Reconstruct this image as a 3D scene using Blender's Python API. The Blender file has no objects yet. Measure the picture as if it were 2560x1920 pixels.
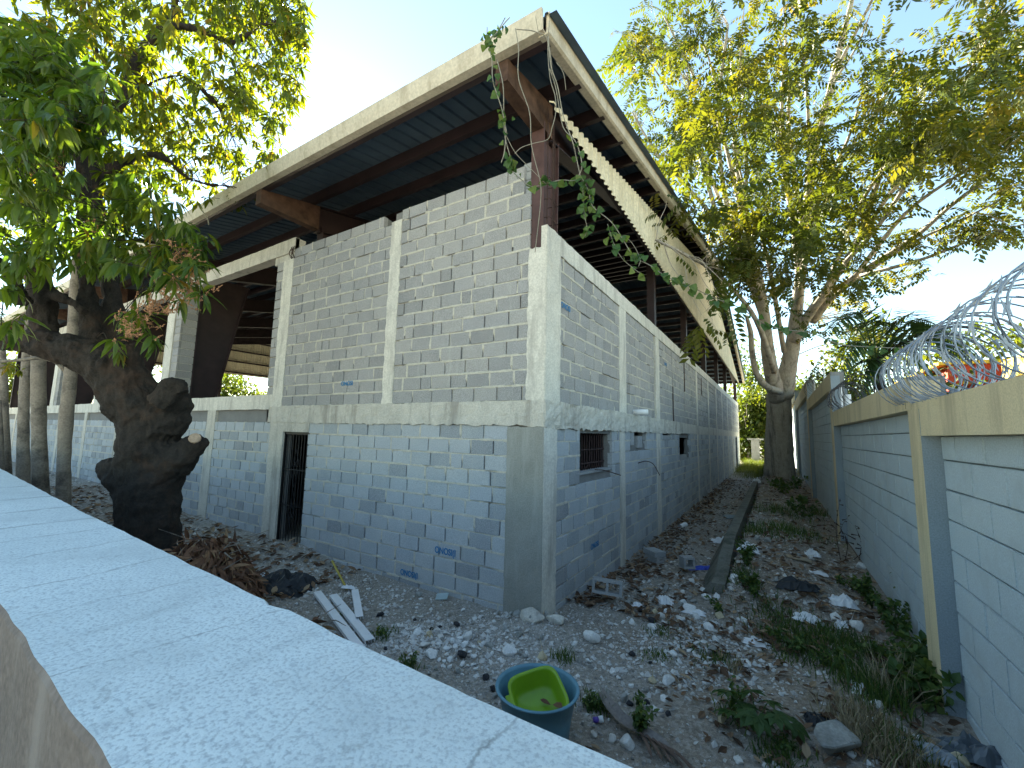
import bpy, bmesh, math, random
import numpy as np
from mathutils import Vector, Matrix, noise, Euler

S = bpy.context.scene
C = S.collection
rng = np.random.default_rng(7)
R = random.Random(7)

# ------------------------------------------------------------------ camera, world, sun, exposure
F_PX, YAW, PITCH, ROLL = 1053.769, 0.557525, 0.114473, 0.022582
CAM = np.array([2.50343, -4.80282, 2.18397])
FW = np.array([-math.sin(YAW) * math.cos(PITCH), math.cos(YAW) * math.cos(PITCH), math.sin(PITCH)])
_rt = np.array([math.cos(YAW), math.sin(YAW), 0.0])
_up = np.cross(_rt, FW)
RT = math.cos(ROLL) * _rt + math.sin(ROLL) * _up
UP = -math.sin(ROLL) * _rt + math.cos(ROLL) * _up
cd = bpy.data.cameras.new('camera')
cam = bpy.data.objects.new('camera', cd)
C.objects.link(cam)
m = Matrix.Identity(4)
for i in range(3):
    m[i][0], m[i][1], m[i][2], m[i][3] = RT[i], UP[i], -FW[i], CAM[i]
cam.matrix_world = m
cd.sensor_width = 36.0
cd.lens = F_PX / 2560 * 36.0
cd.clip_start, cd.clip_end = 0.05, 2000
S.camera = cam

SUN_AZ, SUN_EL = math.radians(58), math.radians(31)      # azimuth from +Y towards -X
w = bpy.data.worlds.new('World')
S.world = w
w.use_nodes = True
nt = w.node_tree
nt.nodes.clear()
sky = nt.nodes.new('ShaderNodeTexSky')
sky.sky_type = 'NISHITA'
sky.sun_disc = False
sky.sun_elevation = SUN_EL
sky.sun_rotation = -SUN_AZ
sky.air_density = 1.0
sky.dust_density = 0.06
sky.ozone_density = 1.0
bg = nt.nodes.new('ShaderNodeBackground')
bg.inputs['Strength'].default_value = 0.05
wo = nt.nodes.new('ShaderNodeOutputWorld')
nt.links.new(sky.outputs[0], bg.inputs['Color'])
nt.links.new(bg.outputs[0], wo.inputs['Surface'])

sl = bpy.data.lights.new('sun', 'SUN')
sun = bpy.data.objects.new('sun', sl)
C.objects.link(sun)
sl.energy = 5.0
sl.angle = math.radians(0.5)
sl.color = (1.0, 0.94, 0.84)
sd = Vector((-math.sin(SUN_AZ) * math.cos(SUN_EL), math.cos(SUN_AZ) * math.cos(SUN_EL), math.sin(SUN_EL)))
sun.rotation_euler = sd.to_track_quat('Z', 'Y').to_euler()
sun.location = (-20, 20, 30)

S.view_settings.view_transform = 'Standard'
S.view_settings.look = 'None'
S.view_settings.exposure = 3.22
S.view_settings.gamma = 1.0
S.view_settings.use_white_balance = True          # camera white balance for open shade
S.view_settings.white_balance_temperature = 7200
S.view_settings.white_balance_tint = 0
S.view_settings.use_curve_mapping = False
S.render.engine = 'CYCLES'
S.cycles.max_bounces = 8
S.cycles.diffuse_bounces = 4
S.cycles.transparent_max_bounces = 12


def at(u, v, d):
    """world point at depth d along the sight line of photograph pixel (u, v)"""
    return CAM + d * (FW + RT * (u - 1280) / F_PX + UP * (960 - v) / F_PX)


def px(P):
    d = np.asarray(P) - CAM
    z = d @ FW
    return 1280 + F_PX * (d @ RT) / z, 960 - F_PX * (d @ UP) / z, z


def sstep(a, b, x):
    t = np.clip((x - a) / (b - a), 0, 1)
    return t * t * (3 - 2 * t)


def gz(x, y):
    """height of the lot"""
    z = -0.10
    z = z - 0.10 * sstep(0.5, 3.0, y) * (1 - sstep(1.3, 1.75, x))
    z = z + 0.42 * sstep(1.72, 1.95, x) * sstep(1.0, 3.2, y) * (1 - 0.55 * sstep(2.4, 3.6, x))
    z = z + 0.10 * sstep(2.0, 3.2, x) * (1 - sstep(1.0, 3.2, y))
    z = z + 0.12 * sstep(-3.8, -5.2, x) + 0.25 * sstep(-7, -15, x)
    z = z + 0.10 * np.exp(-((x + 0.1) ** 2 + (y + 0.15) ** 2) / 0.12)
    z = z + 0.08 * np.exp(-((x + 4.6) ** 2 / 0.9 + (y + 0.3) ** 2 / 0.2))
    z = z + 0.8 * sstep(-4.1, -4.6, y)
    n = noise.noise(Vector((x * 1.3, y * 1.3, 0.3))) * 0.035 + noise.noise(Vector((x * 4.1, y * 4.1, 1.7))) * 0.014
    n += noise.noise(Vector((x * 11.0, y * 11.0, 4.7))) * 0.007
    return float(z + n)


def G(u, v, lift=0.0):
    """ground point under photograph pixel"""
    d = FW + RT * (u - 1280) / F_PX + UP * (960 - v) / F_PX
    t = (CAM[2]) / -d[2]
    for _ in range(12):
        p = CAM + t * d
        t = (gz(p[0], p[1]) - CAM[2]) / d[2]
    p = CAM + t * d
    return np.array([p[0], p[1], gz(p[0], p[1]) + lift])


# ------------------------------------------------------------------ object helpers
def lin(h):
    h = h.lstrip('#')
    out = []
    for i in (0, 2, 4):
        c = int(h[i:i + 2], 16) / 255
        out.append(c / 12.92 if c <= 0.04045 else ((c + 0.055) / 1.055) ** 2.4)
    return tuple(out)


def tag(o, label=None, cat=None, group=None, kind=None):
    if label: o['label'] = label
    if cat: o['category'] = cat
    if group: o['group'] = group
    if kind: o['kind'] = kind
    return o


def empty(name, loc, label, cat, group=None, rz=0.0):
    o = bpy.data.objects.new(name, None)
    C.objects.link(o)
    o.location = loc
    o.rotation_euler = (0, 0, rz)
    o.empty_display_size = 0.2
    return tag(o, label, cat, group)


def link(name, mesh, parent=None, mat=None):
    o = bpy.data.objects.new(name, mesh)
    C.objects.link(o)
    if parent is not None:
        o.parent = parent
        # parents sit unrotated or at their own place: keep world coordinates of the mesh
        o.matrix_parent_inverse = parent_inv(parent)
    if mat is not None and len(mesh.materials) == 0:
        mesh.materials.append(mat)
    return o


def parent_inv(p):
    M = Matrix.Identity(4)
    while p is not None:
        M = Matrix.Translation(p.location) @ p.rotation_euler.to_matrix().to_4x4() @ Matrix.Diagonal((*p.scale, 1)) @ M if p.parent is None else M
        p = p.parent
    return M.inverted()


def np_mesh(name, V, F, mat=None, rnd=None, smooth=False, fmat=None):
    """V (n,3); F list of (m,k) int arrays"""
    V = np.asarray(V, dtype=np.float32)
    if not isinstance(F, list) or (F and isinstance(F[0], tuple)): F = [np.array(F)]
    F = [np.asarray(f, dtype=np.int32) for f in F if len(f)]
    me = bpy.data.meshes.new(name)
    nl = sum(f.size for f in F)
    nf = sum(len(f) for f in F)
    me.vertices.add(len(V))
    me.vertices.foreach_set('co', V.ravel())
    me.loops.add(nl)
    me.loops.foreach_set('vertex_index', np.concatenate([f.ravel() for f in F]))
    me.polygons.add(nf)
    tot = np.concatenate([np.full(len(f), f.shape[1]) for f in F])
    st = np.concatenate([[0], np.cumsum(tot)[:-1]])
    me.polygons.foreach_set('loop_start', st.astype(np.int32))
    if fmat is not None: me.polygons.foreach_set('material_index', np.asarray(fmat, dtype=np.int32))
    me.update(calc_edges=True)
    me.validate()
    if rnd is not None:
        a = me.attributes.new('rnd', 'FLOAT', 'POINT')
        a.data.foreach_set('value', np.asarray(rnd, dtype=np.float32))
    me.polygons.foreach_set('use_smooth', np.full(len(me.polygons), bool(smooth)))
    if mat is not None:
        for mm in (mat if isinstance(mat, (list, tuple)) else [mat]): me.materials.append(mm)
    return me


class MB:
    """collects boxes, tubes and sheets into ONE mesh"""
    def __init__(s):
        s.v, s.q, s.t, s.r, s.n = [], [], [], [], 0

    def add(s, V, Q=None, T=None, r=None):
        V = np.asarray(V, dtype=float).reshape(-1, 3)
        if Q is not None and len(Q): s.q.append(np.asarray(Q, dtype=int) + s.n)
        if T is not None and len(T): s.t.append(np.asarray(T, dtype=int) + s.n)
        s.v.append(V)
        s.r.append(np.full(len(V), R.random() if r is None else r))
        s.n += len(V)

    def box(s, x0, x1, y0, y1, z0, z1, r=None):
        V = [(x, y, z) for x in (x0, x1) for y in (y0, y1) for z in (z0, z1)]
        s.add(V, [(0, 1, 3, 2), (4, 6, 7, 5), (0, 4, 5, 1), (2, 3, 7, 6), (0, 2, 6, 4), (1, 5, 7, 3)], r=r)

    def beam(s, a, b, w, h, upv=(0, 0, 1), r=None):
        a, b = np.asarray(a, float), np.asarray(b, float)
        d = (b - a) / np.linalg.norm(b - a)
        sd_ = np.cross(d, upv); sd_ = sd_ / np.linalg.norm(sd_)
        u_ = np.cross(sd_, d)
        V = [p + sd_ * i * w / 2 + u_ * j * h / 2 for p in (a, b) for i in (-1, 1) for j in (-1, 1)]
        s.add(V, [(0, 1, 3, 2), (4, 6, 7, 5), (0, 4, 5, 1), (2, 3, 7, 6), (0, 2, 6, 4), (1, 5, 7, 3)], r=r)

    def tube(s, pts, rad, n=6, r=None, cap=True, jit=0.0):
        P = np.asarray(pts, float)
        k = len(P)
        rad = np.full(k, rad) if np.isscalar(rad) else np.asarray(rad, float)
        D = np.gradient(P, axis=0)
        D /= np.linalg.norm(D, axis=1)[:, None] + 1e-9
        ref = np.array([0.0, 0, 1]) if abs(D[0][2]) < 0.9 else np.array([1.0, 0, 0])
        V = []
        for i in range(k):
            a = np.cross(D[i], ref); a /= np.linalg.norm(a) + 1e-9
            b = np.cross(D[i], a)
            ref = np.cross(a, D[i])
            for j in range(n):
                t = 2 * math.pi * j / n
                rr = rad[i] * (1 + jit * (R.random() - 0.5))
                V.append(P[i] + (a * math.cos(t) + b * math.sin(t)) * rr)
        Q = [(i * n + j, i * n + (j + 1) % n, (i + 1) * n + (j + 1) % n, (i + 1) * n + j) for i in range(k - 1) for j in range(n)]
        T = []
        if cap:
            V += [P[0], P[-1]]
            c0, c1 = k * n, k * n + 1
            T = [(c0, (j + 1) % n, j) for j in range(n)] + [(c1, (k - 1) * n + j, (k - 1) * n + (j + 1) % n) for j in range(n)]
        s.add(V, Q, T, r=r)

    def mesh(s, name, mat=None, smooth=False):
        F = []
        if s.q: F.append(np.concatenate(s.q))
        if s.t: F.append(np.concatenate(s.t))
        return np_mesh(name, np.concatenate(s.v), F, mat, np.concatenate(s.r), smooth)

    def build(s, name, mat, parent=None, smooth=False):
        return link(name, s.mesh(name, mat, smooth), parent)


def spline(pts, n=8):
    """Catmull-Rom through points"""
    P = [np.asarray(p, float) for p in pts]
    P = [2 * P[0] - P[1]] + P + [2 * P[-1] - P[-2]]
    out = []
    for i in range(1, len(P) - 2):
        for j in range(n):
            t = j / n
            out.append(0.5 * (2 * P[i] + (P[i + 1] - P[i - 1]) * t + (2 * P[i - 1] - 5 * P[i] + 4 * P[i + 1] - P[i + 2]) * t * t
                              + (3 * P[i] - P[i - 1] - 3 * P[i + 1] + P[i + 2]) * t ** 3))
    out.append(P[-2])
    return np.array(out)


# ------------------------------------------------------------------ materials
def mat_new(name):
    mm = bpy.data.materials.new(name)
    mm.use_nodes = True
    t = mm.node_tree
    b = t.nodes['Principled BSDF']
    return mm, t, b


def N(t, typ, **kw):
    n = t.nodes.new(typ)
    for k, v in kw.items():
        if k in n.inputs: n.inputs[k].default_value = v
        else: setattr(n, k, v)
    return n


def ramp(t, fac, stops):
    r = t.nodes.new('ShaderNodeValToRGB')
    e = r.color_ramp.elements
    while len(e) < len(stops): e.new(0.5)
    for el, (p, c) in zip(e, stops):
        el.position = p
        el.color = (*c, 1) if len(c) == 3 else c
    t.links.new(fac, r.inputs[0])
    return r.outputs[0]


def mix(t, fac, a, b, mode='MIX'):
    n = t.nodes.new('ShaderNodeMix')
    n.data_type = 'RGBA'
    n.blend_type = mode
    for s_, v in ((n.inputs[0], fac), (n.inputs[6], a), (n.inputs[7], b)):
        if isinstance(v, bpy.types.NodeSocket): t.links.new(v, s_)
        elif isinstance(v, (int, float)): s_.default_value = v
        else: s_.default_value = (*v, 1)
    return n.outputs[2]


def objco(t, scale=1.0, sx=None):
    g = t.nodes.new('ShaderNodeNewGeometry')
    if sx is None and scale == 1.0: return g.outputs['Position']
    mp = t.nodes.new('ShaderNodeMapping')
    mp.inputs['Scale'].default_value = sx if sx else (scale,) * 3
    t.links.new(g.outputs['Position'], mp.inputs[0])
    return mp.outputs[0]


def noi(t, scale, detail=4, rough=0.55, sx=None, dist=0.0):
    n = N(t, 'ShaderNodeTexNoise')
    n.inputs['Scale'].default_value = scale
    n.inputs['Detail'].default_value = detail
    n.inputs['Roughness'].default_value = rough
    n.inputs['Distortion'].default_value = dist
    t.links.new(objco(t, 1.0, sx), n.inputs['Vector'])
    return n.outputs[0]


def bump(t, b, h, strength=0.3, dist=0.01):
    n = t.nodes.new('ShaderNodeBump')
    n.inputs['Strength'].default_value = strength
    n.inputs['Distance'].default_value = dist
    t.links.new(h, n.inputs['Height'])
    t.links.new(n.outputs[0], b.inputs['Normal'])


def rough_mat(name, c0, c1, scale=6.0, fine=90.0, rough=0.9, bs=0.4, bd=0.006, stain=None, streak=False, speck=None):
    """mottled mineral surface: two tones, fine grain, optional stain"""
    mm, t, b = mat_new(name)
    col = ramp(t, noi(t, scale, 6, 0.6), [(0.32, c0), (0.68, c1)])
    fn = noi(t, fine, 3, 0.6)
    col = mix(t, 0.35, col, ramp(t, fn, [(0.3, tuple(x * 0.55 for x in c0)), (0.7, tuple(min(1, x * 1.3) for x in c1))]))
    if speck:
        v = N(t, 'ShaderNodeTexVoronoi')
        v.inputs['Scale'].default_value = speck[0]
        t.links.new(objco(t), v.inputs['Vector'])
        col = mix(t, ramp(t, v.outputs['Distance'], [(speck[2], (1, 1, 1)), (speck[2] + 0.12, (0, 0, 0))]), col, speck[1])
    if stain:
        s_ = noi(t, 1.7, 5, 0.7, sx=(2.2, 2.2, 0.35) if streak else None)
        col = mix(t, ramp(t, s_, [(0.50, (0, 0, 0)), (0.66, (0.8, 0.8, 0.8))]), col, stain)
    t.links.new(col, b.inputs['Base Color'])
    b.inputs['Roughness'].default_value = rough
    b.inputs['Specular IOR Level'].default_value = 0.25
    h = mix(t, 0.5, noi(t, fine * 0.5, 5, 0.7), noi(t, scale * 3, 5, 0.65))
    bump(t, b, h, bs, bd)
    return mm


def rnd_socket(t, use_obj):
    if use_obj:
        return t.nodes.new('ShaderNodeObjectInfo').outputs['Random']
    a = t.nodes.new('ShaderNodeAttribute')
    a.attribute_name = 'rnd'
    return a.outputs['Fac']


def block_mat(name, use_obj, stops, grain=70.0):
    mm, t, b = mat_new(name)
    base = ramp(t, rnd_socket(t, use_obj), stops)
    cl = noi(t, 3.0, 5, 0.65)
    base = mix(t, 0.22, base, ramp(t, cl, [(0.3, (0.18, 0.185, 0.19)), (0.7, (0.50, 0.495, 0.475))]))
    f1 = noi(t, grain, 4, 0.75)
    base = mix(t, 0.38, base, ramp(t, f1, [(0.32, (0.08, 0.08, 0.085)), (0.68, (0.60, 0.60, 0.60))]))
    # lime bloom and drips down the face
    dr = noi(t, 2.2, 5, 0.7, sx=(3.5, 3.5, 0.5))
    base = mix(t, ramp(t, dr, [(0.58, (0, 0, 0)), (0.74, (0.5, 0.5, 0.5))]), base, (0.46, 0.46, 0.43))
    t.links.new(base, b.inputs['Base Color'])
    b.inputs['Roughness'].default_value = 0.95
    b.inputs['Specular IOR Level'].default_value = 0.15
    bump(t, b, mix(t, 0.4, noi(t, 140, 4, 0.8), noi(t, 45, 4, 0.7)), 0.8, 0.010)
    return mm


def plain(name, c, rough=0.6, metal=0.0, spec=0.4, var=0.12, scale=8.0, bs=0.0):
    mm, t, b = mat_new(name)
    col = ramp(t, noi(t, scale, 5, 0.6), [(0.3, tuple(x * (1 - var) for x in c)), (0.7, tuple(min(1, x * (1 + var)) for x in c))])
    t.links.new(col, b.inputs['Base Color'])
    b.inputs['Roughness'].default_value = rough
    b.inputs['Metallic'].default_value = metal
    b.inputs['Specular IOR Level'].default_value = spec
    if bs: bump(t, b, noi(t, scale * 6, 4, 0.7), bs, 0.004)
    return mm


def leaf_mat(name, stops, trans=0.45, rough=0.42, use_obj=False, tcol=(1.35, 1.2, 0.35)):
    mm, t, b = mat_new(name)
    col = ramp(t, rnd_socket(t, use_obj), stops)
    t.links.new(col, b.inputs['Base Color'])
    b.inputs['Roughness'].default_value = rough
    b.inputs['Specular IOR Level'].default_value = 0.35
    tr = t.nodes.new('ShaderNodeBsdfTranslucent')
    t.links.new(mix(t, 1.0, col, tcol, 'MULTIPLY'), tr.inputs['Color'])
    ms = t.nodes.new('ShaderNodeMixShader')
    ms.inputs[0].default_value = trans
    out = t.nodes['Material Output']
    t.links.new(b.outputs[0], ms.inputs[1])
    t.links.new(tr.outputs[0], ms.inputs[2])
    t.links.new(ms.outputs[0], out.inputs['Surface'])
    return mm


BLK = [(0.0, (0.17, 0.168, 0.165)), (0.18, (0.245, 0.242, 0.236)), (0.5, (0.312, 0.303, 0.288)), (0.8, (0.36, 0.345, 0.315)), (1.0, (0.295, 0.295, 0.30))]
M = {}
M['block'] = block_mat('block', True, BLK)
M['block_s'] = block_mat('block_stuff', False, BLK)
BLK_L = [(0.0, (0.22, 0.255, 0.285)), (0.18, (0.33, 0.38, 0.41)), (0.5, (0.45, 0.505, 0.54)), (0.8, (0.49, 0.54, 0.565)), (1.0, (0.43, 0.49, 0.545))]  # bluish lower courses, colour also lightened to make up for weak light there
M['block_l'] = block_mat('blue_block_light_lift', True, BLK_L)
M['block_ls'] = block_mat('blue_block_light_lift_stuff', False, BLK_L)
M['mortar'] = rough_mat('mortar', (0.42, 0.40, 0.335), (0.57, 0.54, 0.46), 9, 80, 0.95, 0.6, 0.008)
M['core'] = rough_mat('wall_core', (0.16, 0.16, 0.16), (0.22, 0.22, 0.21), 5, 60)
M['conc'] = rough_mat('cast_concrete', (0.42, 0.40, 0.35), (0.58, 0.55, 0.48), 3.5, 55, 0.92, 0.7, 0.012, stain=(0.27, 0.25, 0.22), streak=True)
M['conc_l'] = rough_mat('pale_concrete', (0.52, 0.50, 0.44), (0.68, 0.65, 0.57), 4, 45, 0.92, 0.6, 0.012, stain=(0.36, 0.34, 0.30), streak=True)
M['plaster'] = rough_mat('wet_plaster', (0.22, 0.225, 0.20), (0.31, 0.31, 0.28), 2.4, 60, 0.85, 0.4, 0.008, stain=(0.36, 0.36, 0.33), streak=True)
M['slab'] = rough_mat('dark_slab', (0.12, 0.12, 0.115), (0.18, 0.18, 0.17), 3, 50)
M['steel'] = plain('red_primer_steel', (0.024, 0.013, 0.014), 0.55, 0.0, 0.4, 0.35, 3.0)
M['steel_l'] = plain('worn_primer_steel', (0.085, 0.046, 0.042), 0.6, 0.0, 0.3, 0.3, 4.0)
M['rust'] = plain('rusty_rafter', (0.08, 0.046, 0.032), 0.8, 0.0, 0.2, 0.5, 5.0)
M['rebar'] = plain('rebar', (0.06, 0.035, 0.028), 0.8, 0.2, 0.3, 0.4, 20.0)
M['zinc'] = plain('roof_sheet', (0.085, 0.12, 0.155), 0.75, 0.0, 0.2, 0.2, 1.2)
M['trim'] = rough_mat('cream_trim', (0.47, 0.42, 0.32), (0.57, 0.51, 0.40), 1.1, 25, 0.55, 0.05, 0.002, stain=(0.34, 0.29, 0.21), streak=True)
M['clad'] = rough_mat('cream_cladding', (0.60, 0.54, 0.38), (0.70, 0.63, 0.46), 0.8, 20, 0.55, 0.05, 0.002, stain=(0.46, 0.40, 0.27), streak=True)
M['iron'] = plain('black_iron', (0.012, 0.012, 0.013), 0.5, 0.4, 0.4, 0.2)
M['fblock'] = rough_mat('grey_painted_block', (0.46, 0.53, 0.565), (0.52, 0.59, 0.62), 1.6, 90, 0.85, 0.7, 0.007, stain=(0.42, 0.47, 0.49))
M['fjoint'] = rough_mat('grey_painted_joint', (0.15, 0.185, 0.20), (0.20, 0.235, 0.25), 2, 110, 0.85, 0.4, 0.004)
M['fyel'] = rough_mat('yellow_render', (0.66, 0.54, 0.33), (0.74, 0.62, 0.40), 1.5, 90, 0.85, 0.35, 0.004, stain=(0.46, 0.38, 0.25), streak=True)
M['fside_shade'] = rough_mat('shade_tinted_reveal', (0.22, 0.265, 0.295), (0.28, 0.325, 0.35), 1.6, 90, 0.85, 0.6, 0.006)  # pilaster sides: panel grey with shade put into the colour
M['fgrey'] = rough_mat('bare_render', (0.17, 0.175, 0.17), (0.27, 0.27, 0.26), 4, 60, 0.9, 0.5, 0.008, stain=(0.16, 0.16, 0.15), streak=True)
M['razor'] = plain('galvanised_wire', (0.25, 0.28, 0.32), 0.4, 0.6, 0.5, 0.15, 20)
M['razor_d'] = plain('weathered_wire', (0.07, 0.07, 0.075), 0.6, 0.5, 0.4, 0.3, 20)
M['pvc'] = plain('white_pvc', (0.74, 0.75, 0.76), 0.45, 0, 0.4, 0.06, 10)
M['teal'] = plain('teal_plastic', (0.11, 0.26, 0.34), 0.4, 0, 0.45, 0.14, 6)
M['green'] = plain('lime_plastic', (0.20, 0.36, 0.02), 0.35, 0, 0.5, 0.10, 6)
M['stone_w'] = rough_mat('white_limestone', (0.60, 0.60, 0.58), (0.76, 0.76, 0.74), 14, 70, 0.9, 0.6, 0.008, stain=(0.42, 0.39, 0.34))
M['stone_g'] = rough_mat('grey_stone', (0.24, 0.25, 0.24), (0.38, 0.38, 0.35), 10, 60, 0.9, 0.6, 0.01, stain=(0.16, 0.15, 0.13))
M['stone_t'] = rough_mat('tan_stone', (0.44, 0.36, 0.23), (0.56, 0.48, 0.33), 10, 60, 0.9, 0.6, 0.01)
M['stone_d'] = rough_mat('black_stone', (0.02, 0.022, 0.026), (0.05, 0.052, 0.056), 20, 60, 0.9, 0.8, 0.012)
M['cmu'] = rough_mat('loose_block', (0.27, 0.285, 0.29), (0.36, 0.37, 0.37), 6, 90, 0.95, 0.6, 0.006)
M['bark'] = None

# ------------------------------------------------------------------ SETTING: ground
def build_ground():
    def axis(segs):
        out = []
        for a, b, st in segs:
            out += list(np.arange(a, b - 1e-6, st))
        return np.array(out + [segs[-1][1]])
    X = axis([(-420, -60, 60), (-60, -12, 3), (-12, -6, 0.4), (-6, 4.0, 0.06), (4.0, 12, 0.8), (12, 60, 6), (60, 420, 60)])
    Y = axis([(-300, -30, 45), (-30, -6, 3), (-6, -4.4, 0.2), (-4.4, 6, 0.06), (6, 14, 0.25), (14, 40, 1), (40, 100, 6), (100, 500, 50)])
    V = np.array([(x, y, gz(x, y)) for y in Y for x in X])
    nx, ny = len(X), len(Y)
    i, j = np.meshgrid(np.arange(nx - 1), np.arange(ny - 1))
    a = (j * nx + i).ravel()
    F = np.stack([a, a + 1, a + nx + 1, a + nx], 1)
    mm, t, b = mat_new('lot_ground')
    big = noi(t, 0.55, 6, 0.62)
    col = ramp(t, big, [(0.28, (0.25, 0.205, 0.155)), (0.42, (0.36, 0.32, 0.265)), (0.54, (0.44, 0.42, 0.375)), (0.72, (0.50, 0.49, 0.455))])
    sep = t.nodes.new('ShaderNodeSeparateXYZ')
    t.links.new(objco(t), sep.inputs[0])
    # rubble-grey apron by the walls, brown earth along the fence
    mr = N(t, 'ShaderNodeMapRange'); mr.inputs[1].default_value = 0.6; mr.inputs[2].default_value = 2.4
    t.links.new(sep.outputs[0], mr.inputs[0])
    ad = N(t, 'ShaderNodeMath', operation='MULTIPLY'); t.links.new(mr.outputs[0], ad.inputs[0])
    t.links.new(ramp(t, noi(t, 1.4, 5, 0.7), [(0.35, (0.2, 0.2, 0.2)), (0.6, (1, 1, 1))]), ad.inputs[1])
    col = mix(t, ad.outputs[0], col, ramp(t, noi(t, 3, 5, 0.6), [(0.3, (0.27, 0.20, 0.14)), (0.7, (0.46, 0.365, 0.265))]))
    grit = N(t, 'ShaderNodeTexVoronoi'); grit.inputs['Scale'].default_value = 38
    t.links.new(objco(t), grit.inputs['Vector'])
    gcol = ramp(t, grit.outputs['Color'], [(0.1, (0.10, 0.09, 0.075)), (0.45, (0.28, 0.25, 0.21)), (0.75, (0.42, 0.40, 0.37)), (0.95, (0.62, 0.61, 0.58))])
    col = mix(t, 0.45, col, gcol)
    col = mix(t, ramp(t, noi(t, 160, 3, 0.7), [(0.35, (0.5, 0.5, 0.5)), (0.6, (0, 0, 0))]), col, (0.05, 0.042, 0.034))
    t.links.new(col, b.inputs['Base Color'])
    b.inputs['Roughness'].default_value = 0.97
    b.inputs['Specular IOR Level'].default_value = 0.15
    h = mix(t, 0.5, grit.outputs['Distance'], noi(t, 60, 5, 0.75))
    bump(t, b, h, 0.9, 0.02)
    o = link('ground', np_mesh('ground', V, F, mm, smooth=True))
    tag(o, kind='structure')

build_ground()

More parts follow.
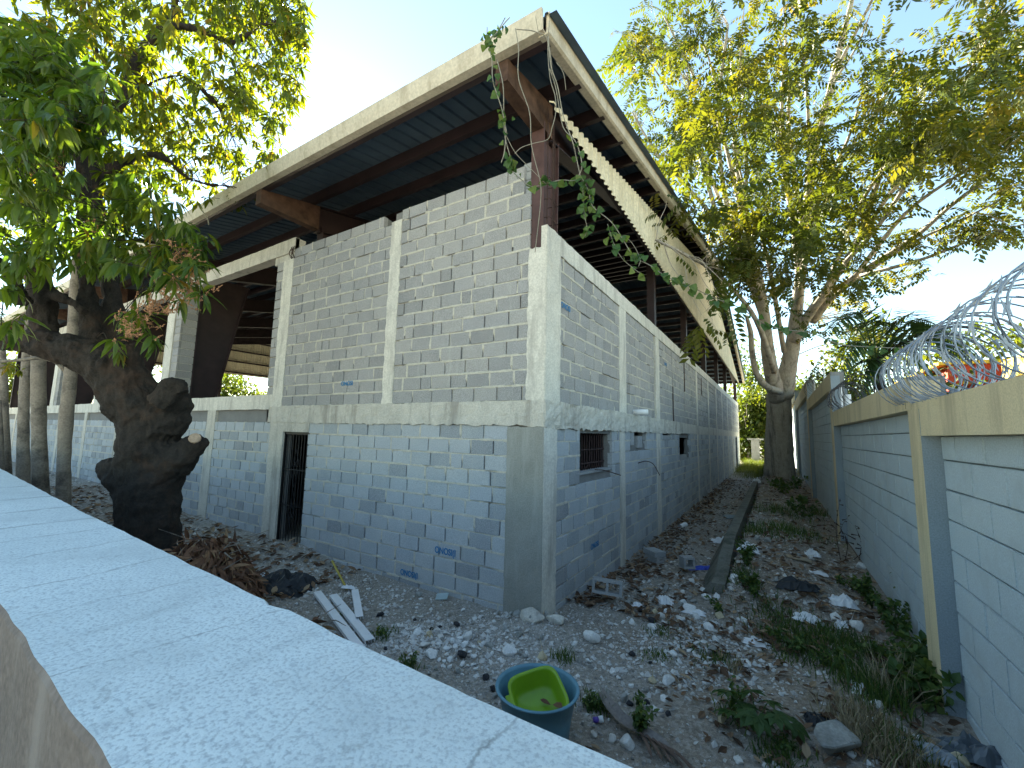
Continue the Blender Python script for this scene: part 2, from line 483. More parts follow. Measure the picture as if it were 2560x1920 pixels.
# ------------------------------------------------------------------ foreground parapet
PZ = 1.6
def build_parapet():
    x0, x1, st = -14.0, 3.4, 0.05
    xs = np.arange(x0, x1 + 1e-6, st)
    prof = []
    V = []
    K = 11
    for x in xs:
        off = -0.040 * (x + 0.0) if x < 1.1 else -0.044
        nz = noise.noise(Vector((x * 3, 0.5, 0))) * 0.006 + noise.noise(Vector((x * 11, 0.5, 0))) * 0.005
        yf = -3.905 - 0.042 * (x if x < 1.9 else 1.9) + nz + (0.006 if x > 1.07 else 0.0) - 0.022 * math.exp(-((x - 1.07) / 0.03) ** 2)
        if x < -1.5: yf += -0.012 * (x + 1.5)
        yn = -4.455 - 0.03 * (x - 0.3) + noise.noise(Vector((x * 6, 7.5, 0))) * 0.006
        rim = 0.012
        row = [(x, yf + 0.03, -0.4), (x, yf + 0.03, 1.42), (x, yf, 1.43), (x, yf, PZ - rim), (x, yf - rim, PZ)]
        row += [(x, yf + (yn - yf) * k, PZ + noise.noise(Vector((x * 2, k * 3, 3))) * 0.004) for k in (0.25, 0.5, 0.75)]
        row += [(x, yn + rim * 0.6, PZ), (x, yn, PZ - rim * 1.2), (x, yn - 0.004, 0.2)]
        V += row
    n = len(xs)
    a = (np.arange(n - 1)[:, None] * K + np.arange(K - 1)[None]).ravel()
    F = np.stack([a, a + K, a + K + 1, a + 1], 1)
    fm = np.where((a % K) >= 8, 1, 0)
    mm, t, b = mat_new('washed_concrete')
    base = ramp(t, noi(t, 1.1, 6, 0.6), [(0.3, (0.60, 0.66, 0.645)), (0.7, (0.73, 0.785, 0.765))])
    f1 = noi(t, 95, 3, 0.6)
    base = mix(t, ramp(t, f1, [(0.34, (0.75, 0.75, 0.75)), (0.52, (0, 0, 0))]), base, (0.36, 0.40, 0.41))
    f2 = noi(t, 26, 4, 0.7)
    base = mix(t, ramp(t, f2, [(0.30, (0.7, 0.7, 0.7)), (0.44, (0, 0, 0))]), base, (0.42, 0.46, 0.47))
    # construction joints and cracks run across the coping
    sep = t.nodes.new('ShaderNodeSeparateXYZ'); t.links.new(objco(t), sep.inputs[0])
    wob = N(t, 'ShaderNodeMath', operation='MULTIPLY_ADD'); wob.inputs[1].default_value = 0.16; wob.inputs[2].default_value = -0.08
    t.links.new(noi(t, 3.4, 6, 0.65), wob.inputs[0])
    xx = N(t, 'ShaderNodeMath', operation='ADD'); t.links.new(sep.outputs[0], xx.inputs[0]); t.links.new(wob.outputs[0], xx.inputs[1])
    brk = ramp(t, noi(t, 5.0, 5, 0.7), [(0.36, (0.12, 0.12, 0.12)), (0.58, (0.95, 0.95, 0.95))])
    base = mix(t, ramp(t, noi(t, 1.9, 6, 0.7), [(0.48, (0, 0, 0)), (0.68, (0.55, 0.55, 0.55))]), base, (0.47, 0.51, 0.50))
    base = mix(t, ramp(t, noi(t, 9, 5, 0.75), [(0.62, (0, 0, 0)), (0.72, (0.6, 0.6, 0.6))]), base, (0.30, 0.32, 0.31))
    for x_, sl_, wd, dk in ((1.10, -0.18, 0.0025, 0.9), (2.03, 0.0, 0.003, 0.95), (0.59, 0.0, 0.0035, 0.6), (0.21, 0.1, 0.005, 0.6), (-0.30, 0.1, 0.005, 0.6),
                            (1.66, 0.3, 0.002, 0.5), (-1.1, 0.0, 0.012, 0.7), (-0.7, 0.05, 0.01, 0.5), (-1.7, 0, 0.014, 0.6), (-2.4, 0, 0.02, 0.6), (-3.3, 0, 0.025, 0.6), (0.85, 0.06, 0.012, 0.25), (1.35, 0.1, 0.02, 0.22)):
        s1 = N(t, 'ShaderNodeMath', operation='MULTIPLY_ADD'); s1.inputs[1].default_value = sl_; s1.inputs[2].default_value = -x_ + sl_ * 4.2
        t.links.new(sep.outputs[1], s1.inputs[0])
        s2 = N(t, 'ShaderNodeMath', operation='ADD'); t.links.new(xx.outputs[0], s2.inputs[0]); t.links.new(s1.outputs[0], s2.inputs[1])
        s3 = N(t, 'ShaderNodeMath', operation='ABSOLUTE'); t.links.new(s2.outputs[0], s3.inputs[0])
        s4 = N(t, 'ShaderNodeMapRange'); s4.inputs[1].default_value = wd * 0.4; s4.inputs[2].default_value = wd * 2.2; s4.inputs[3].default_value = dk; s4.inputs[4].default_value = 0
        t.links.new(s3.outputs[0], s4.inputs[0])
        bk_ = N(t, 'ShaderNodeMath', operation='MULTIPLY'); t.links.new(s4.outputs[0], bk_.inputs[0]); t.links.new(brk, bk_.inputs[1])
        base = mix(t, bk_.outputs[0], base, (0.27, 0.29, 0.285))
    t.links.new(base, b.inputs['Base Color'])
    b.inputs['Roughness'].default_value = 0.85
    b.inputs['Specular IOR Level'].default_value = 0.3
    bump(t, b, mix(t, 0.5, f1, f2), 0.5, 0.006)
    mm2 = rough_mat('brown_render', (0.115, 0.098, 0.088), (0.18, 0.155, 0.14), 5, 50, 0.95, 0.5, 0.01, stain=(0.22, 0.20, 0.185), streak=True)
    o = link('parapet_wall', np_mesh('parapet_wall', V, F, [mm, mm2], fmat=fm, smooth=False))
    tag(o, 'low concrete parapet wall with pale speckled coping across the foreground', 'wall')

build_parapet()

# ------------------------------------------------------------------ WAREHOUSE
ROW = 0.21
ZB = 2.6                      # top of the ring beam
LX, LY = -37.0, 34.4          # far gable, far eave
HOUSE = empty('warehouse', (0, 0, 0), 'unfinished two storey grey concrete block warehouse under a wide metal roof', 'warehouse')


def rough_slab(mb, O, U, W, Nn, wd, ht, th, ej=0.015, rel=0.004, du=0.06, dw=0.08, edges='lrtb', seed=0.0):
    """cast face: a sheet proud of the wall by th, with ragged edges (l, r, t, b) and shallow relief; closed sides"""
    O, U, W, Nn = (np.asarray(a, float) for a in (O, U, W, Nn))
    nu, nw = max(2, int(wd / du) + 1), max(2, int(ht / dw) + 1)
    V = np.zeros((nw + 1, nu + 1, 3))
    for j in range(nw + 1):
        for i in range(nu + 1):
            a, c = wd * i / nu, ht * j / nw
            base = O + U * a + W * c
            nl = noise.noise(Vector(base * 9.0) + Vector((seed, 0, 0))) + 0.6 * noise.noise(Vector(base * 23.0))
            if i == 0 and 'l' in edges: a += nl * ej
            if i == nu and 'r' in edges: a += nl * ej
            if j == 0 and 'b' in edges: c += nl * ej
            if j == nw and 't' in edges: c += nl * ej
            h = th + noise.noise(Vector(base * 6.0) + Vector((0, seed, 9))) * rel + noise.noise(Vector(base * 19.0)) * rel * 0.7
            V[j, i] = O + U * a + W * c + Nn * h
    k = nu + 1
    base_i = (np.arange(nw)[:, None] * k + np.arange(nu)[None]).ravel()
    Q = [tuple(r) for r in np.stack([base_i, base_i + 1, base_i + k + 1, base_i + k], 1)]
    Vf = V.reshape(-1, 3)
    per = [(0, i) for i in range(nu)] + [(j, nu) for j in range(nw)] + [(nw, i) for i in range(nu, 0, -1)] + [(j, 0) for j in range(nw, 0, -1)]
    idx = [j * k + i for j, i in per]
    low = Vf[idx] - Nn * 0.09
    nb = len(Vf)
    L = len(idx)
    Q += [(idx[q], nb + q, nb + (q + 1) % L, idx[(q + 1) % L]) for q in range(L)]
    mb.add(np.concatenate([Vf, low]), Q)


XF = np.array([1.0, 0, 0]); YF = np.array([0, 1.0, 0]); ZF = np.array([0, 0, 1.0])
FR = dict(U=XF, N=-YF)       # front face, a = x
RI = dict(U=YF, N=XF)        # gable face, a = y


def P_face(face, a, z, d):
    return np.array([a, -d, z]) if face == 'F' else np.array([d, a, z])


blocks = []                   # (face, a0, a1, z0, z1)
joints = MB()


def jit_strip(face, a0, a1, z0, z1, vertical=False):
    L = (z1 - z0) if vertical else (a1 - a0)
    far = (abs(a0) if face == 'F' else a0) > 12
    n = 1 if far else max(1, int(L / 0.055))
    sm = 0.0
    V = []
    for i in range(n + 1):
        t = i / n
        d1 = -0.008 + R.uniform(-0.006, 0.007)
        e0, e1 = R.uniform(-0.007, 0.004), R.uniform(-0.004, 0.007)
        if R.random() < 0.25: sm = R.random()
        if sm > 0.55:
            d1 = R.uniform(0.002, 0.008)          # squeezed out over the block edges
            e0 -= R.uniform(0, 0.012); e1 += R.uniform(0, 0.012)
        elif sm < 0.05: d1 = -0.03
        if vertical:
            z = z0 + L * t
            for a, d in ((a0 - 0.012 + e0, -0.03), (a0 + e0 * 0.5, d1), (a1 + e1 * 0.5, d1), (a1 + 0.012 + e1, -0.03)): V.append(P_face(face, a, z, d))
        else:
            a = a0 + L * t
            for z, d in ((z0 - 0.012 + e0, -0.03), (z0 + e0 * 0.5, d1), (z1 + e1 * 0.5, d1), (z1 + 0.012 + e1, -0.03)): V.append(P_face(face, a, z, d))
    Q = [(i * 4 + k, i * 4 + k + 1, (i + 1) * 4 + k + 1, (i + 1) * 4 + k) for i in range(n) for k in range(3)]
    joints.add(V, Q)


def lay(face, a0, a1, zlo, nrows, holes=(), open_p=0.2, topstep=None):
    """running bond between a0 and a1; holes are (a0,a1,z0,z1)"""
    for r in range(nrows):
        z0 = zlo + r * ROW
        z1 = z0 + ROW
        s, e = a0, a1
        spans = [(s, e)]
        for h in holes:
            if z1 - 0.03 > h[2] and z0 + 0.03 < h[3]:
                ns = []
                for q in spans:
                    if h[1] <= q[0] or h[0] >= q[1]: ns.append(q); continue
                    if h[0] > q[0] + 0.04: ns.append((q[0], h[0]))
                    if h[1] < q[1] - 0.04: ns.append((h[1], q[1]))
                spans = ns
        for (s, e) in spans:
            off = (0.2 if r % 2 else 0.0) + R.uniform(-0.06, 0.06)
            cuts = [s]
            x = math.floor(s / 0.4) * 0.4 + off
            while x < e:
                if x > s + 0.07 and x < e - 0.07: cuts.append(x + R.uniform(-0.012, 0.012))
                x += 0.4 if R.random() > 0.06 else R.choice((0.2, 0.3))
            cuts.append(e)
            for q in range(len(cuts) - 1):
                g = R.uniform(0.008, 0.015)
                blocks.append((face, cuts[q] + (g if q else 0), cuts[q + 1] - (g if q < len(cuts) - 2 else 0), z0 + R.uniform(0.006, 0.012), z1 - R.uniform(0.006, 0.012)))
                if q and R.random() > open_p: jit_strip(face, cuts[q] - 0.012, cuts[q] + 0.012, z0 + (R.uniform(0, 0.08) if R.random() < 0.2 else 0), z1, True)
            jit_strip(face, s, e, z0 - 0.010, z0 + 0.010)


DOOR = (-5.86, -5.01, -0.4, 2.11)
low_z = ZB - 0.315 - 12 * ROW
# front, lower storey
lay('F', -5.01, -0.52, low_z, 12, open_p=0.13)
lay('F', -8.75, -6.30, low_z, 12, open_p=0.05)
for a, b_ in ((-11.9, -9.1), (-15.0, -12.2), (-18.2, -15.3), (-21.5, -18.5), (-25, -21.8), (-29, -25.3), (-33, -29.3), (-37, -33.3)): lay('F', a, b_, low_z, 12, open_p=0.02)
# front, upper storey
lay('F', -2.79, -0.25, ZB, 16, holes=[(-0.36, 0, 5.7, 6.2)], open_p=0.16)
lay('F', -6.0, -3.02, ZB, 16, holes=[(-3.25, -3.0, 5.75, 6)], open_p=0.12)
lay('F', -6.6, -6.34, ZB, 15, open_p=0.0)
# gable side, lower storey
W1 = (1.18, 2.68, 1.60, 2.20); W2 = (3.80, 5.09, 2.0, 2.285); W3 = (6.72, 7.73, 2.1, 2.285); W4 = (8.95, 10.9, 1.47, 2.14); W5 = (30.4, 32.3, 0.05, 2.17)
for a, b_ in ((0.38, 3.10), (3.40, 6.05), (6.40, 12.5), (12.75, 15.8), (16.05, 18.8), (19.05, 21.6), (21.85, 24.8), (25.05, 28.0), (28.25, 34.2)):
    lay('R', a, b_, low_z, 12, holes=[W1, W2, W3, W4, W5], open_p=0.06 if a > 3 else 0.1)
for a, b_ in ((0.44, 3.12), (3.50, 5.87), (6.33, 8.08), (8.16, 10.0), (10.08, 12.6), (12.85, 15.8), (16.05, 18.8), (19.05, 21.6), (21.85, 24.8), (25.05, 28.0), (28.25, 34.2)):
    lay('R', a, b_, ZB, 10, open_p=0.12 if a < 3 else 0.05)


def block_variant(seed, mat='block'):
    rr = random.Random(seed)
    bm = bmesh.new()
    bmesh.ops.create_cube(bm, size=1.0)
    for vv in bm.verts:
        vv.co.x *= 0.384; vv.co.y *= 0.09; vv.co.z *= 0.197
    bmesh.ops.bevel(bm, geom=[e for e in bm.edges if all(v_.co.y < 0 for v_ in e.verts)], offset=0.006, segments=1, affect='EDGES')
    for vv in bm.verts:
        if vv.co.y < -0.03:
            vv.co += Vector((rr.uniform(-.003, .003), rr.uniform(-.002, .002), rr.uniform(-.003, .003)))
    bmesh.ops.delete(bm, geom=[f for f in bm.faces if f.normal.y > 0.9], context='FACES')
    me = bpy.data.meshes.new('concrete_block')
    bm.to_mesh(me); bm.free()
    me.materials.append(M[mat])
    return me


BV = [block_variant(i) for i in range(5)]
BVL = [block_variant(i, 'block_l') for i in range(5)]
BVn = []
for me in BV:
    v_ = np.array([tuple(q.co) for q in me.vertices])
    f4 = np.array([list(p.vertices) for p in me.polygons if len(p.vertices) == 4], dtype=int).reshape(-1, 4)
    f3 = np.array([list(p.vertices) for p in me.polygons if len(p.vertices) == 3], dtype=int).reshape(-1, 3)
    BVn.append((v_, f4, f3))


def area_px(bk):
    f, a0, a1, z0, z1 = bk
    c = [px(P_face(f, a, z, 0)) for a, z in ((a0, z0), (a1, z0), (a1, z1), (a0, z1))]
    if min(q[2] for q in c) < 0.2: return 0
    xs_, ys_ = [q[0] for q in c], [q[1] for q in c]
    if max(xs_) < 0 or min(xs_) > 2560 or max(ys_) < 0 or min(ys_) > 1920: return 0
    return 0.5 * abs(sum(xs_[i] * ys_[(i + 1) % 4] - xs_[(i + 1) % 4] * ys_[i] for i in range(4)))


wall_core = MB()
# front
wall_core.box(-5.01, -0.07, 0.05, 0.20, -0.5, 2.3)
wall_core.box(-37, -5.86, 0.05, 0.20, -0.5, 2.75)
wall_core.box(-5.86, -5.01, 0.05, 0.20, 2.13, 2.3)
wall_core.box(-6.61, -0.2, 0.05, 0.20, 2.31, 2.62)
wall_core.box(-2.99, -0.42, 0.05, 0.19, 2.62, ZB + 16 * ROW - 0.01)
wall_core.box(-6.60, -2.99, 0.05, 0.19, 2.62, ZB + 15 * ROW - 0.01)
wall_core.box(-6.00, -3.26, 0.051, 0.189, ZB + 15 * ROW - 0.01, ZB + 16 * ROW - 0.01)
# gable side (openings left out)
for y0, y1, z0, z1 in ((0.21, 1.18, -0.5, 2.3), (1.18, 2.68, -0.5, 1.6), (1.18, 2.68, 2.2, 2.3), (2.68, 3.8, -0.5, 2.3), (3.8, 5.09, -0.5, 2.0), (5.09, 6.72, -0.5, 2.3),
                       (6.72, 7.73, -0.5, 2.1), (7.73, 8.95, -0.5, 2.3), (8.95, 10.9, -0.5, 1.47), (8.95, 10.9, 2.14, 2.3), (10.9, 30.4, -0.5, 2.3), (30.4, 32.3, 2.17, 2.3), (32.3, 34.4, -0.5, 2.3),
                       (0.21, 34.4, 2.301, 4.72)):
    wall_core.box(-0.20, -0.05, y0, y1, z0, z1)
core_o = wall_core.build('wall_core', M['core'], HOUSE)

rank = sorted(range(len(blocks)), key=lambda i: -area_px(blocks[i]))
own = set(rank[:296])
rest, rest_l = MB(), MB()
for i, bk in enumerate(blocks):
    f, a0, a1, z0, z1 = bk
    k = R.randrange(5)
    sx, sz = (a1 - a0) / 0.384, (z1 - z0) / 0.197
    proud = R.uniform(-0.004, 0.004)
    c = P_face(f, (a0 + a1) / 2, (z0 + z1) / 2, -0.045 + proud)
    tilt = R.uniform(-0.006, 0.006)
    if i in own:
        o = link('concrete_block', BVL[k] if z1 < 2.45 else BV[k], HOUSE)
        o.location = c
        o.scale = (sx, 1, sz)
        o.rotation_euler = (0, tilt, 0 if f == 'F' else math.pi / 2)
    else:
        v_, f4, f3 = BVn[k]
        q = v_ * np.array([sx, 1, sz])
        if f == 'R': q = np.stack([-q[:, 1], q[:, 0], q[:, 2]], 1)
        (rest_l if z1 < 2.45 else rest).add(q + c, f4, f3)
tag(rest.build('concrete_blocks', M['block_s'], HOUSE), kind='stuff')
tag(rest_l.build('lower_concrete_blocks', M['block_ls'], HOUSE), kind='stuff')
tag(joints.build('mortar', M['mortar'], HOUSE), kind='stuff')

# window jambs lined with block, tops left rough
def rvb(*a, name='jamb_block'):
    q_ = MB(); q_.box(*a); q_.build(name, M['cmu'], HOUSE)
for (y0, y1, z0, z1) in (W1, W4):
    for zz in np.arange(z0, z1 - 0.02, 0.21):
        rvb(-0.2, -0.004, y1 + 0.001, y1 + 0.12, zz + 0.004, min(zz + 0.206, z1))
        rvb(-0.2, -0.004, y0 - 0.12, y0 - 0.001, zz + 0.004, min(zz + 0.206, z1))
    rvb(-0.2, -0.006, y0 + 0.002, y1 - 0.002, z0 - 0.03, z0 + 0.002, name='sill')
rvb(-0.19, -0.002, 4.35, 4.72, 1.92, 2.17)
rvb(-0.19, -0.002, 3.82, 4.08, 1.98, 2.24)
rvb(-0.15, -0.001, 9.0, 10.2, 1.475, 1.60)
rvb(-0.19, -0.003, 6.74, 7.6, 2.08, 2.20)

# cast concrete: columns, pilasters and beams
def cast(name, mat, items, label=None):
    mb = MB()
    for it in items: rough_slab(mb, *it[0], **it[1])
    o = mb.build(name, mat, HOUSE)
    if label: o['label'] = label
    return o

def fslab(x0, x1, z0, z1, th=0.012, **k): return ((np.array([x0, 0, z0]), XF, ZF, -YF, x1 - x0, z1 - z0, th), k)
def rslab(y0, y1, z0, z1, th=0.012, **k): return ((np.array([0, y0, z0]), YF, ZF, XF, y1 - y0, z1 - z0, th), k)

cast('corner_column', M['conc_l'], [fslab(-0.26, 0.006, ZB - 0.02, 4.68, 0.014, ej=0.03, rel=0.006, edges='lt'), rslab(-0.004, 0.44, ZB - 0.02, 4.98, 0.016, ej=0.022, rel=0.006, edges='rt'),
      rslab(-0.01, 0.37, -0.35, 2.30, 0.012, ej=0.02, rel=0.005, edges='r')])
cast('column_plaster', M['plaster'], [fslab(-0.54, 0.008, -0.35, 2.26, 0.016, ej=0.014, rel=0.003, edges='lt')], 'damp grey plaster face of the lower corner column')
cm = MB(); cm.box(-0.25, -0.02, 0.02, 0.24, -0.5, 4.66); cm.box(-0.2, -0.01, 0.2, 0.42, 4.5, 4.93)
cm.build('column_core', M['conc'], HOUSE)
for x0, x1, z1 in ((-3.03, -2.78, 5.78), (-6.35, -5.99, 5.74)): cast('pilaster', M['conc_l'], [fslab(x0, x1, ZB - 0.03, z1, 0.012, ej=0.026, rel=0.004, edges='lr')])
cast('pilaster', M['conc'], [fslab(-6.33, -5.85, -0.35, 2.42, 0.012, ej=0.02, edges='l'), fslab(-5.86, -5.0, 2.10, 2.34, 0.010, ej=0.01, edges='r')])
for x0, x1 in ((-9.13, -8.73), (-12.2, -11.9), (-15.3, -15.0), (-18.5, -18.2), (-21.8, -21.5), (-25.3, -25.0), (-29.3, -29.0), (-33.3, -33.0)):
    cast('pilaster', M['conc'], [fslab(x0, x1, -0.3, 2.57, 0.012, ej=0.018, edges='lr', du=0.2, dw=0.2)])
for (y0, y1) in ((3.10, 3.42), (6.03, 6.42), (12.48, 12.78), (15.78, 16.08), (18.78, 19.08), (21.58, 21.88), (24.78, 25.08), (27.98, 28.28), (33.9, 34.4)):
    fine = y0 < 8
    cast('pilaster', M['conc_l'], [rslab(y0, y1 + (0.1 if y0 < 5 else 0), ZB - 0.03, 4.72, 0.012, ej=0.02, edges='lr', du=0.06 if fine else 0.15, dw=0.08 if fine else 0.3),
                                 rslab(y0, y1, -0.5, 2.30, 0.010, ej=0.016, edges='lr', du=0.06 if fine else 0.15, dw=0.08 if fine else 0.3)])
cast('ring_beam', M['conc'], [fslab(-6.42, 0.012, 2.275, 2.605, 0.022, ej=0.022, rel=0.013, edges='tb', seed=3, du=0.045, dw=0.045), rslab(-0.012, 9.0, 2.25, 2.61, 0.028, ej=0.03, rel=0.026, edges='tb', seed=5, du=0.05, dw=0.05),
                              rslab(9.0, 34.4, 2.27, 2.60, 0.014, ej=0.010, edges='tb', du=0.3, dw=0.1)])
cast('wall_cap', M['conc_l'], [fslab(-37, -6.35, 2.55, 2.86, 0.016, ej=0.012, edges='tb', du=0.2, dw=0.1)])
cc = MB(); cc.box(-37, -6.4, -0.005, 0.2, 2.60, 2.852); cc.build('wall_cap_top', M['conc'], HOUSE)
cast('tie_beam', M['conc_l'], [rslab(0.30, 34.4, 4.70, 4.975, 0.016, ej=0.014, rel=0.006, edges='tb', du=0.1, dw=0.07)])
cc = MB(); cc.box(-0.19, 0.004, 0.3, 34.4, 4.735, 4.965); cc.build('tie_beam_core', M['conc_l'], HOUSE)
# groove conduits in the upper gable wall
for y, z0, z1 in ((8.12, 2.62, 3.63), (10.04, 3.66, 4.68), (13.9, 3.9, 4.6)):
    gr = MB(); gr.tube([(0.008, y, z0), (0.008, y, z1)], 0.016, 6)
    gr.build('conduit', M['rebar'], HOUSE)
# pillars and lintels left of the upper wall
pb = []
for i, x1 in enumerate((-11.3, -16.9, -22.5, -28.1)):
    x0 = x1 - 0.85
    pm = MB(); pm.box(x0 + 0.02, x1 - 0.02, 0.03, 0.37, 2.85, 5.95)
    pl_ = pm.build('pillar', M['mortar'], HOUSE)
    for r in range(15):
        z = 2.85 + r * 0.205
        for face in range(2):
            mb_ = MB()
            if face == 0: mb_.box(x1 - 0.36, x1, 0.012, 0.05, z + 0.008, z + 0.197)
            else: mb_.box(x1 - 0.03, x1, 0.06, 0.39, z + 0.008, z + 0.197)
            if i == 0:
                ob = mb_.build('concrete_block', M['block'], pl_)
            else: pb.append(mb_)
    cast('pillar_render', M['conc_l'], [fslab(x0 - 0.01, x1 - 0.37, 2.84, 5.95, 0.014, ej=0.012, edges='r', du=0.12, dw=0.12)])
    lm = MB(); lm.box(x0, (x1 + 4.9) if i else -5.98, 0.0, 0.22, 5.9, 6.20)
    lm.build('lintel', M['conc'], HOUSE)
    cast('lintel_face', M['conc'], [fslab(x0, (x1 + 4.9) if i else -5.98, 5.895, 6.21, 0.01, ej=0.01, edges='tb', du=0.15, dw=0.1)])
mb_ = MB()
for q in pb: mb_.add(q.v[0], q.q[0])
tag(mb_.build('pillar_blocks', M['block_s'], HOUSE), kind='stuff')
lump = MB(); lump.box(-6.75, -6.02, 0.02, 0.2, 5.72, 6.0); lump.build('lintel_end', M['conc'], HOUSE)
# loose end blocks on the top corner of the upper wall (end face)
em = MB()
for r in range(10): em.box(-0.40 + 0.1 * (r < 5), -0.24 + R.uniform(-.02, .03) if r < 14 else -0.36, 0.055, 0.17, 4.72 + r * ROW * 0.62, 4.72 + (r + 1) * ROW * 0.62 - 0.012)
em.build('wall_end', M['cmu'], HOUSE)

# interior: upper floor, far walls, dark lower room
im = MB()
im.box(-36.9, -0.22, 0.22, 34.3, 2.35, 2.5)
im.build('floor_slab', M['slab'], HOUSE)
im = MB()
im.box(-36.9, -0.25, 34.2, 34.4, -0.3, 3.3)
im.box(-37.0, -36.8, 0.2, 34.2, -0.3, 3.2)
im.build('back_wall', M['core'], HOUSE)
im = MB()
im.box(-9, -1.5, 2.2, 2.3, -0.3, 2.34)
im.box(-4.9, -4.8, 0.22, 2.2, -0.3, 2.34)
im.box(-3.0, -2.9, 2.3, 14, -0.3, 2.34)
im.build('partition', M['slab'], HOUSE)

# door with wrought iron gate
dr = MB()
for x in (-5.84, -5.03): dr.box(x - 0.02, x + 0.02, 0.03, 0.07, -0.1, 2.09)
dr.box(-5.86, -5.01, 0.03, 0.07, 2.05, 2.12); dr.box(-5.86, -5.01, 0.03, 0.07, -0.08, -0.03)
door = dr.build('gate_frame', M['iron'], HOUSE)
for i in range(8):
    b1 = MB(); x = -5.75 + i * 0.094
    b1.tube([(x, 0.05, -0.05), (x, 0.05, 2.06)], 0.008, 5)
    b1.build('gate_bar', M['iron'], door)
sc_ = MB()
for z in (0.68, 1.36): sc_.box(-5.83, -5.04, 0.045, 0.057, z, z + 0.018)
for zc in (0.6, 1.4):
    for sx in (-1, 1):
        for sz in (-1, 1):
            th = np.linspace(0, 2.3 * math.pi, 22)
            rr = 0.055 - 0.016 * th / (2 * math.pi)
            sc_.tube(np.stack([-5.42 + sx * (0.052 + rr * np.cos(th + math.pi)), np.full(22, 0.04), zc + sz * (0.08 + rr * np.sin(th) * 1.1)], 1), 0.006, 4)
        sc_.tube([(-5.42 + sx * 0.095, 0.04, zc + 0.13), (-5.42, 0.04, zc + 0.36)], 0.006, 4)
        sc_.tube([(-5.42 + sx * 0.095, 0.04, zc - 0.13), (-5.42, 0.04, zc - 0.36)], 0.006, 4)
sc_.build('gate_scroll', M['iron'], door)
# window grille and rebar stubs
wg = MB()
for y in np.linspace(1.22, 2.64, 14): wg.tube([(-0.165, y, 1.6), (-0.165, y + R.uniform(-.01, .01), 2.2)], 0.011, 5)
for z in (1.70, 1.92): wg.box(-0.18, -0.15, 1.18, 2.68, z, z + 0.02)
wg.tube(spline([(-0.14, 1.7, 1.62), (-0.10, 1.9, 1.75), (-0.12, 1.85, 2.0), (-0.13, 2.0, 2.15)], 6), 0.006, 4)
wg.build('window_grille', plain('rusty_grille', (0.05, 0.03, 0.028), 0.8, 0.1, 0.3, 0.4, 15), HOUSE)
wg = MB(); wg.box(-0.19, -0.16, 30.45, 32.25, 0.06, 2.16); wg.build('side_door', M['iron'], HOUSE)
rb = MB()
rb.tube(spline([(0, 1.80, 1.62), (0.12, 1.95, 1.60), (0.3, 2.2, 1.52)], 4), 0.008, 5)
rb.build('rebar_stub', M['rebar'], HOUSE); rb = MB()
rb.tube(spline([(0, 4.35, 1.60), (0.05, 4.8, 1.62), (0.16, 5.0, 1.55), (0.25, 5.2, 1.30)], 5), 0.009, 5)
rb.build('rebar_stub', M['rebar'], HOUSE)
pp = MB()
th = np.linspace(0, 2 * math.pi, 19)
pp.tube([(-0.05, 4.02, 2.665), (0.30, 4.02, 2.665)], 0.055, 18)
pp.build('drain_pipe', M['pvc'], HOUSE, smooth=True)
# blue stencils
def stencil(txt, face, a, z, size, d=0.0105, sx=1.0):
    cu = bpy.data.curves.new('stencil_mark', 'FONT')
    cu.body = txt; cu.size = size; cu.align_x = 'CENTER'; cu.align_y = 'CENTER'; cu.extrude = 0.0008; cu.offset = 0.0025
    tmp = bpy.data.objects.new('tmp', cu)
    C.objects.link(tmp)
    me = bpy.data.meshes.new_from_object(tmp.evaluated_get(bpy.context.evaluated_depsgraph_get()))
    bpy.data.objects.remove(tmp)
    me.materials.clear(); me.materials.append(M['stencil'])
    o = link('stencil_mark', me, HOUSE)
    o.location = P_face(face, a, z, d)
    o.rotation_euler = (math.pi / 2, 0, 0) if face == 'F' else (math.pi / 2, 0, math.pi / 2)
    o.scale = (sx, 1, 1)
mm, t, b = mat_new('blue_stencil_paint')
t.links.new(ramp(t, noi(t, 60, 4, 0.7), [(0.33, (0.0, 0.13, 0.34)), (0.72, (0.05, 0.23, 0.42))]), b.inputs['Base Color'])
b.inputs['Roughness'].default_value = 0.9
M['stencil'] = mm
stencil('ONOSI(I', 'F', -2.22, 0.055, 0.115, sx=0.84)
stencil('ONOSI(I', 'F', -1.54, 0.485, 0.125, sx=0.84)
stencil('ONOSI', 'F', -3.96, 2.985, 0.11, sx=0.95)
stencil('ONOSI', 'R', 1.78, 0.44, 0.12, sx=0.9)
stencil('ONOSI', 'R', 0.62, 4.0, 0.12, sx=0.85)
stencil('ONOSI', 'R', 7.2, 4.15, 0.11, sx=0.9)

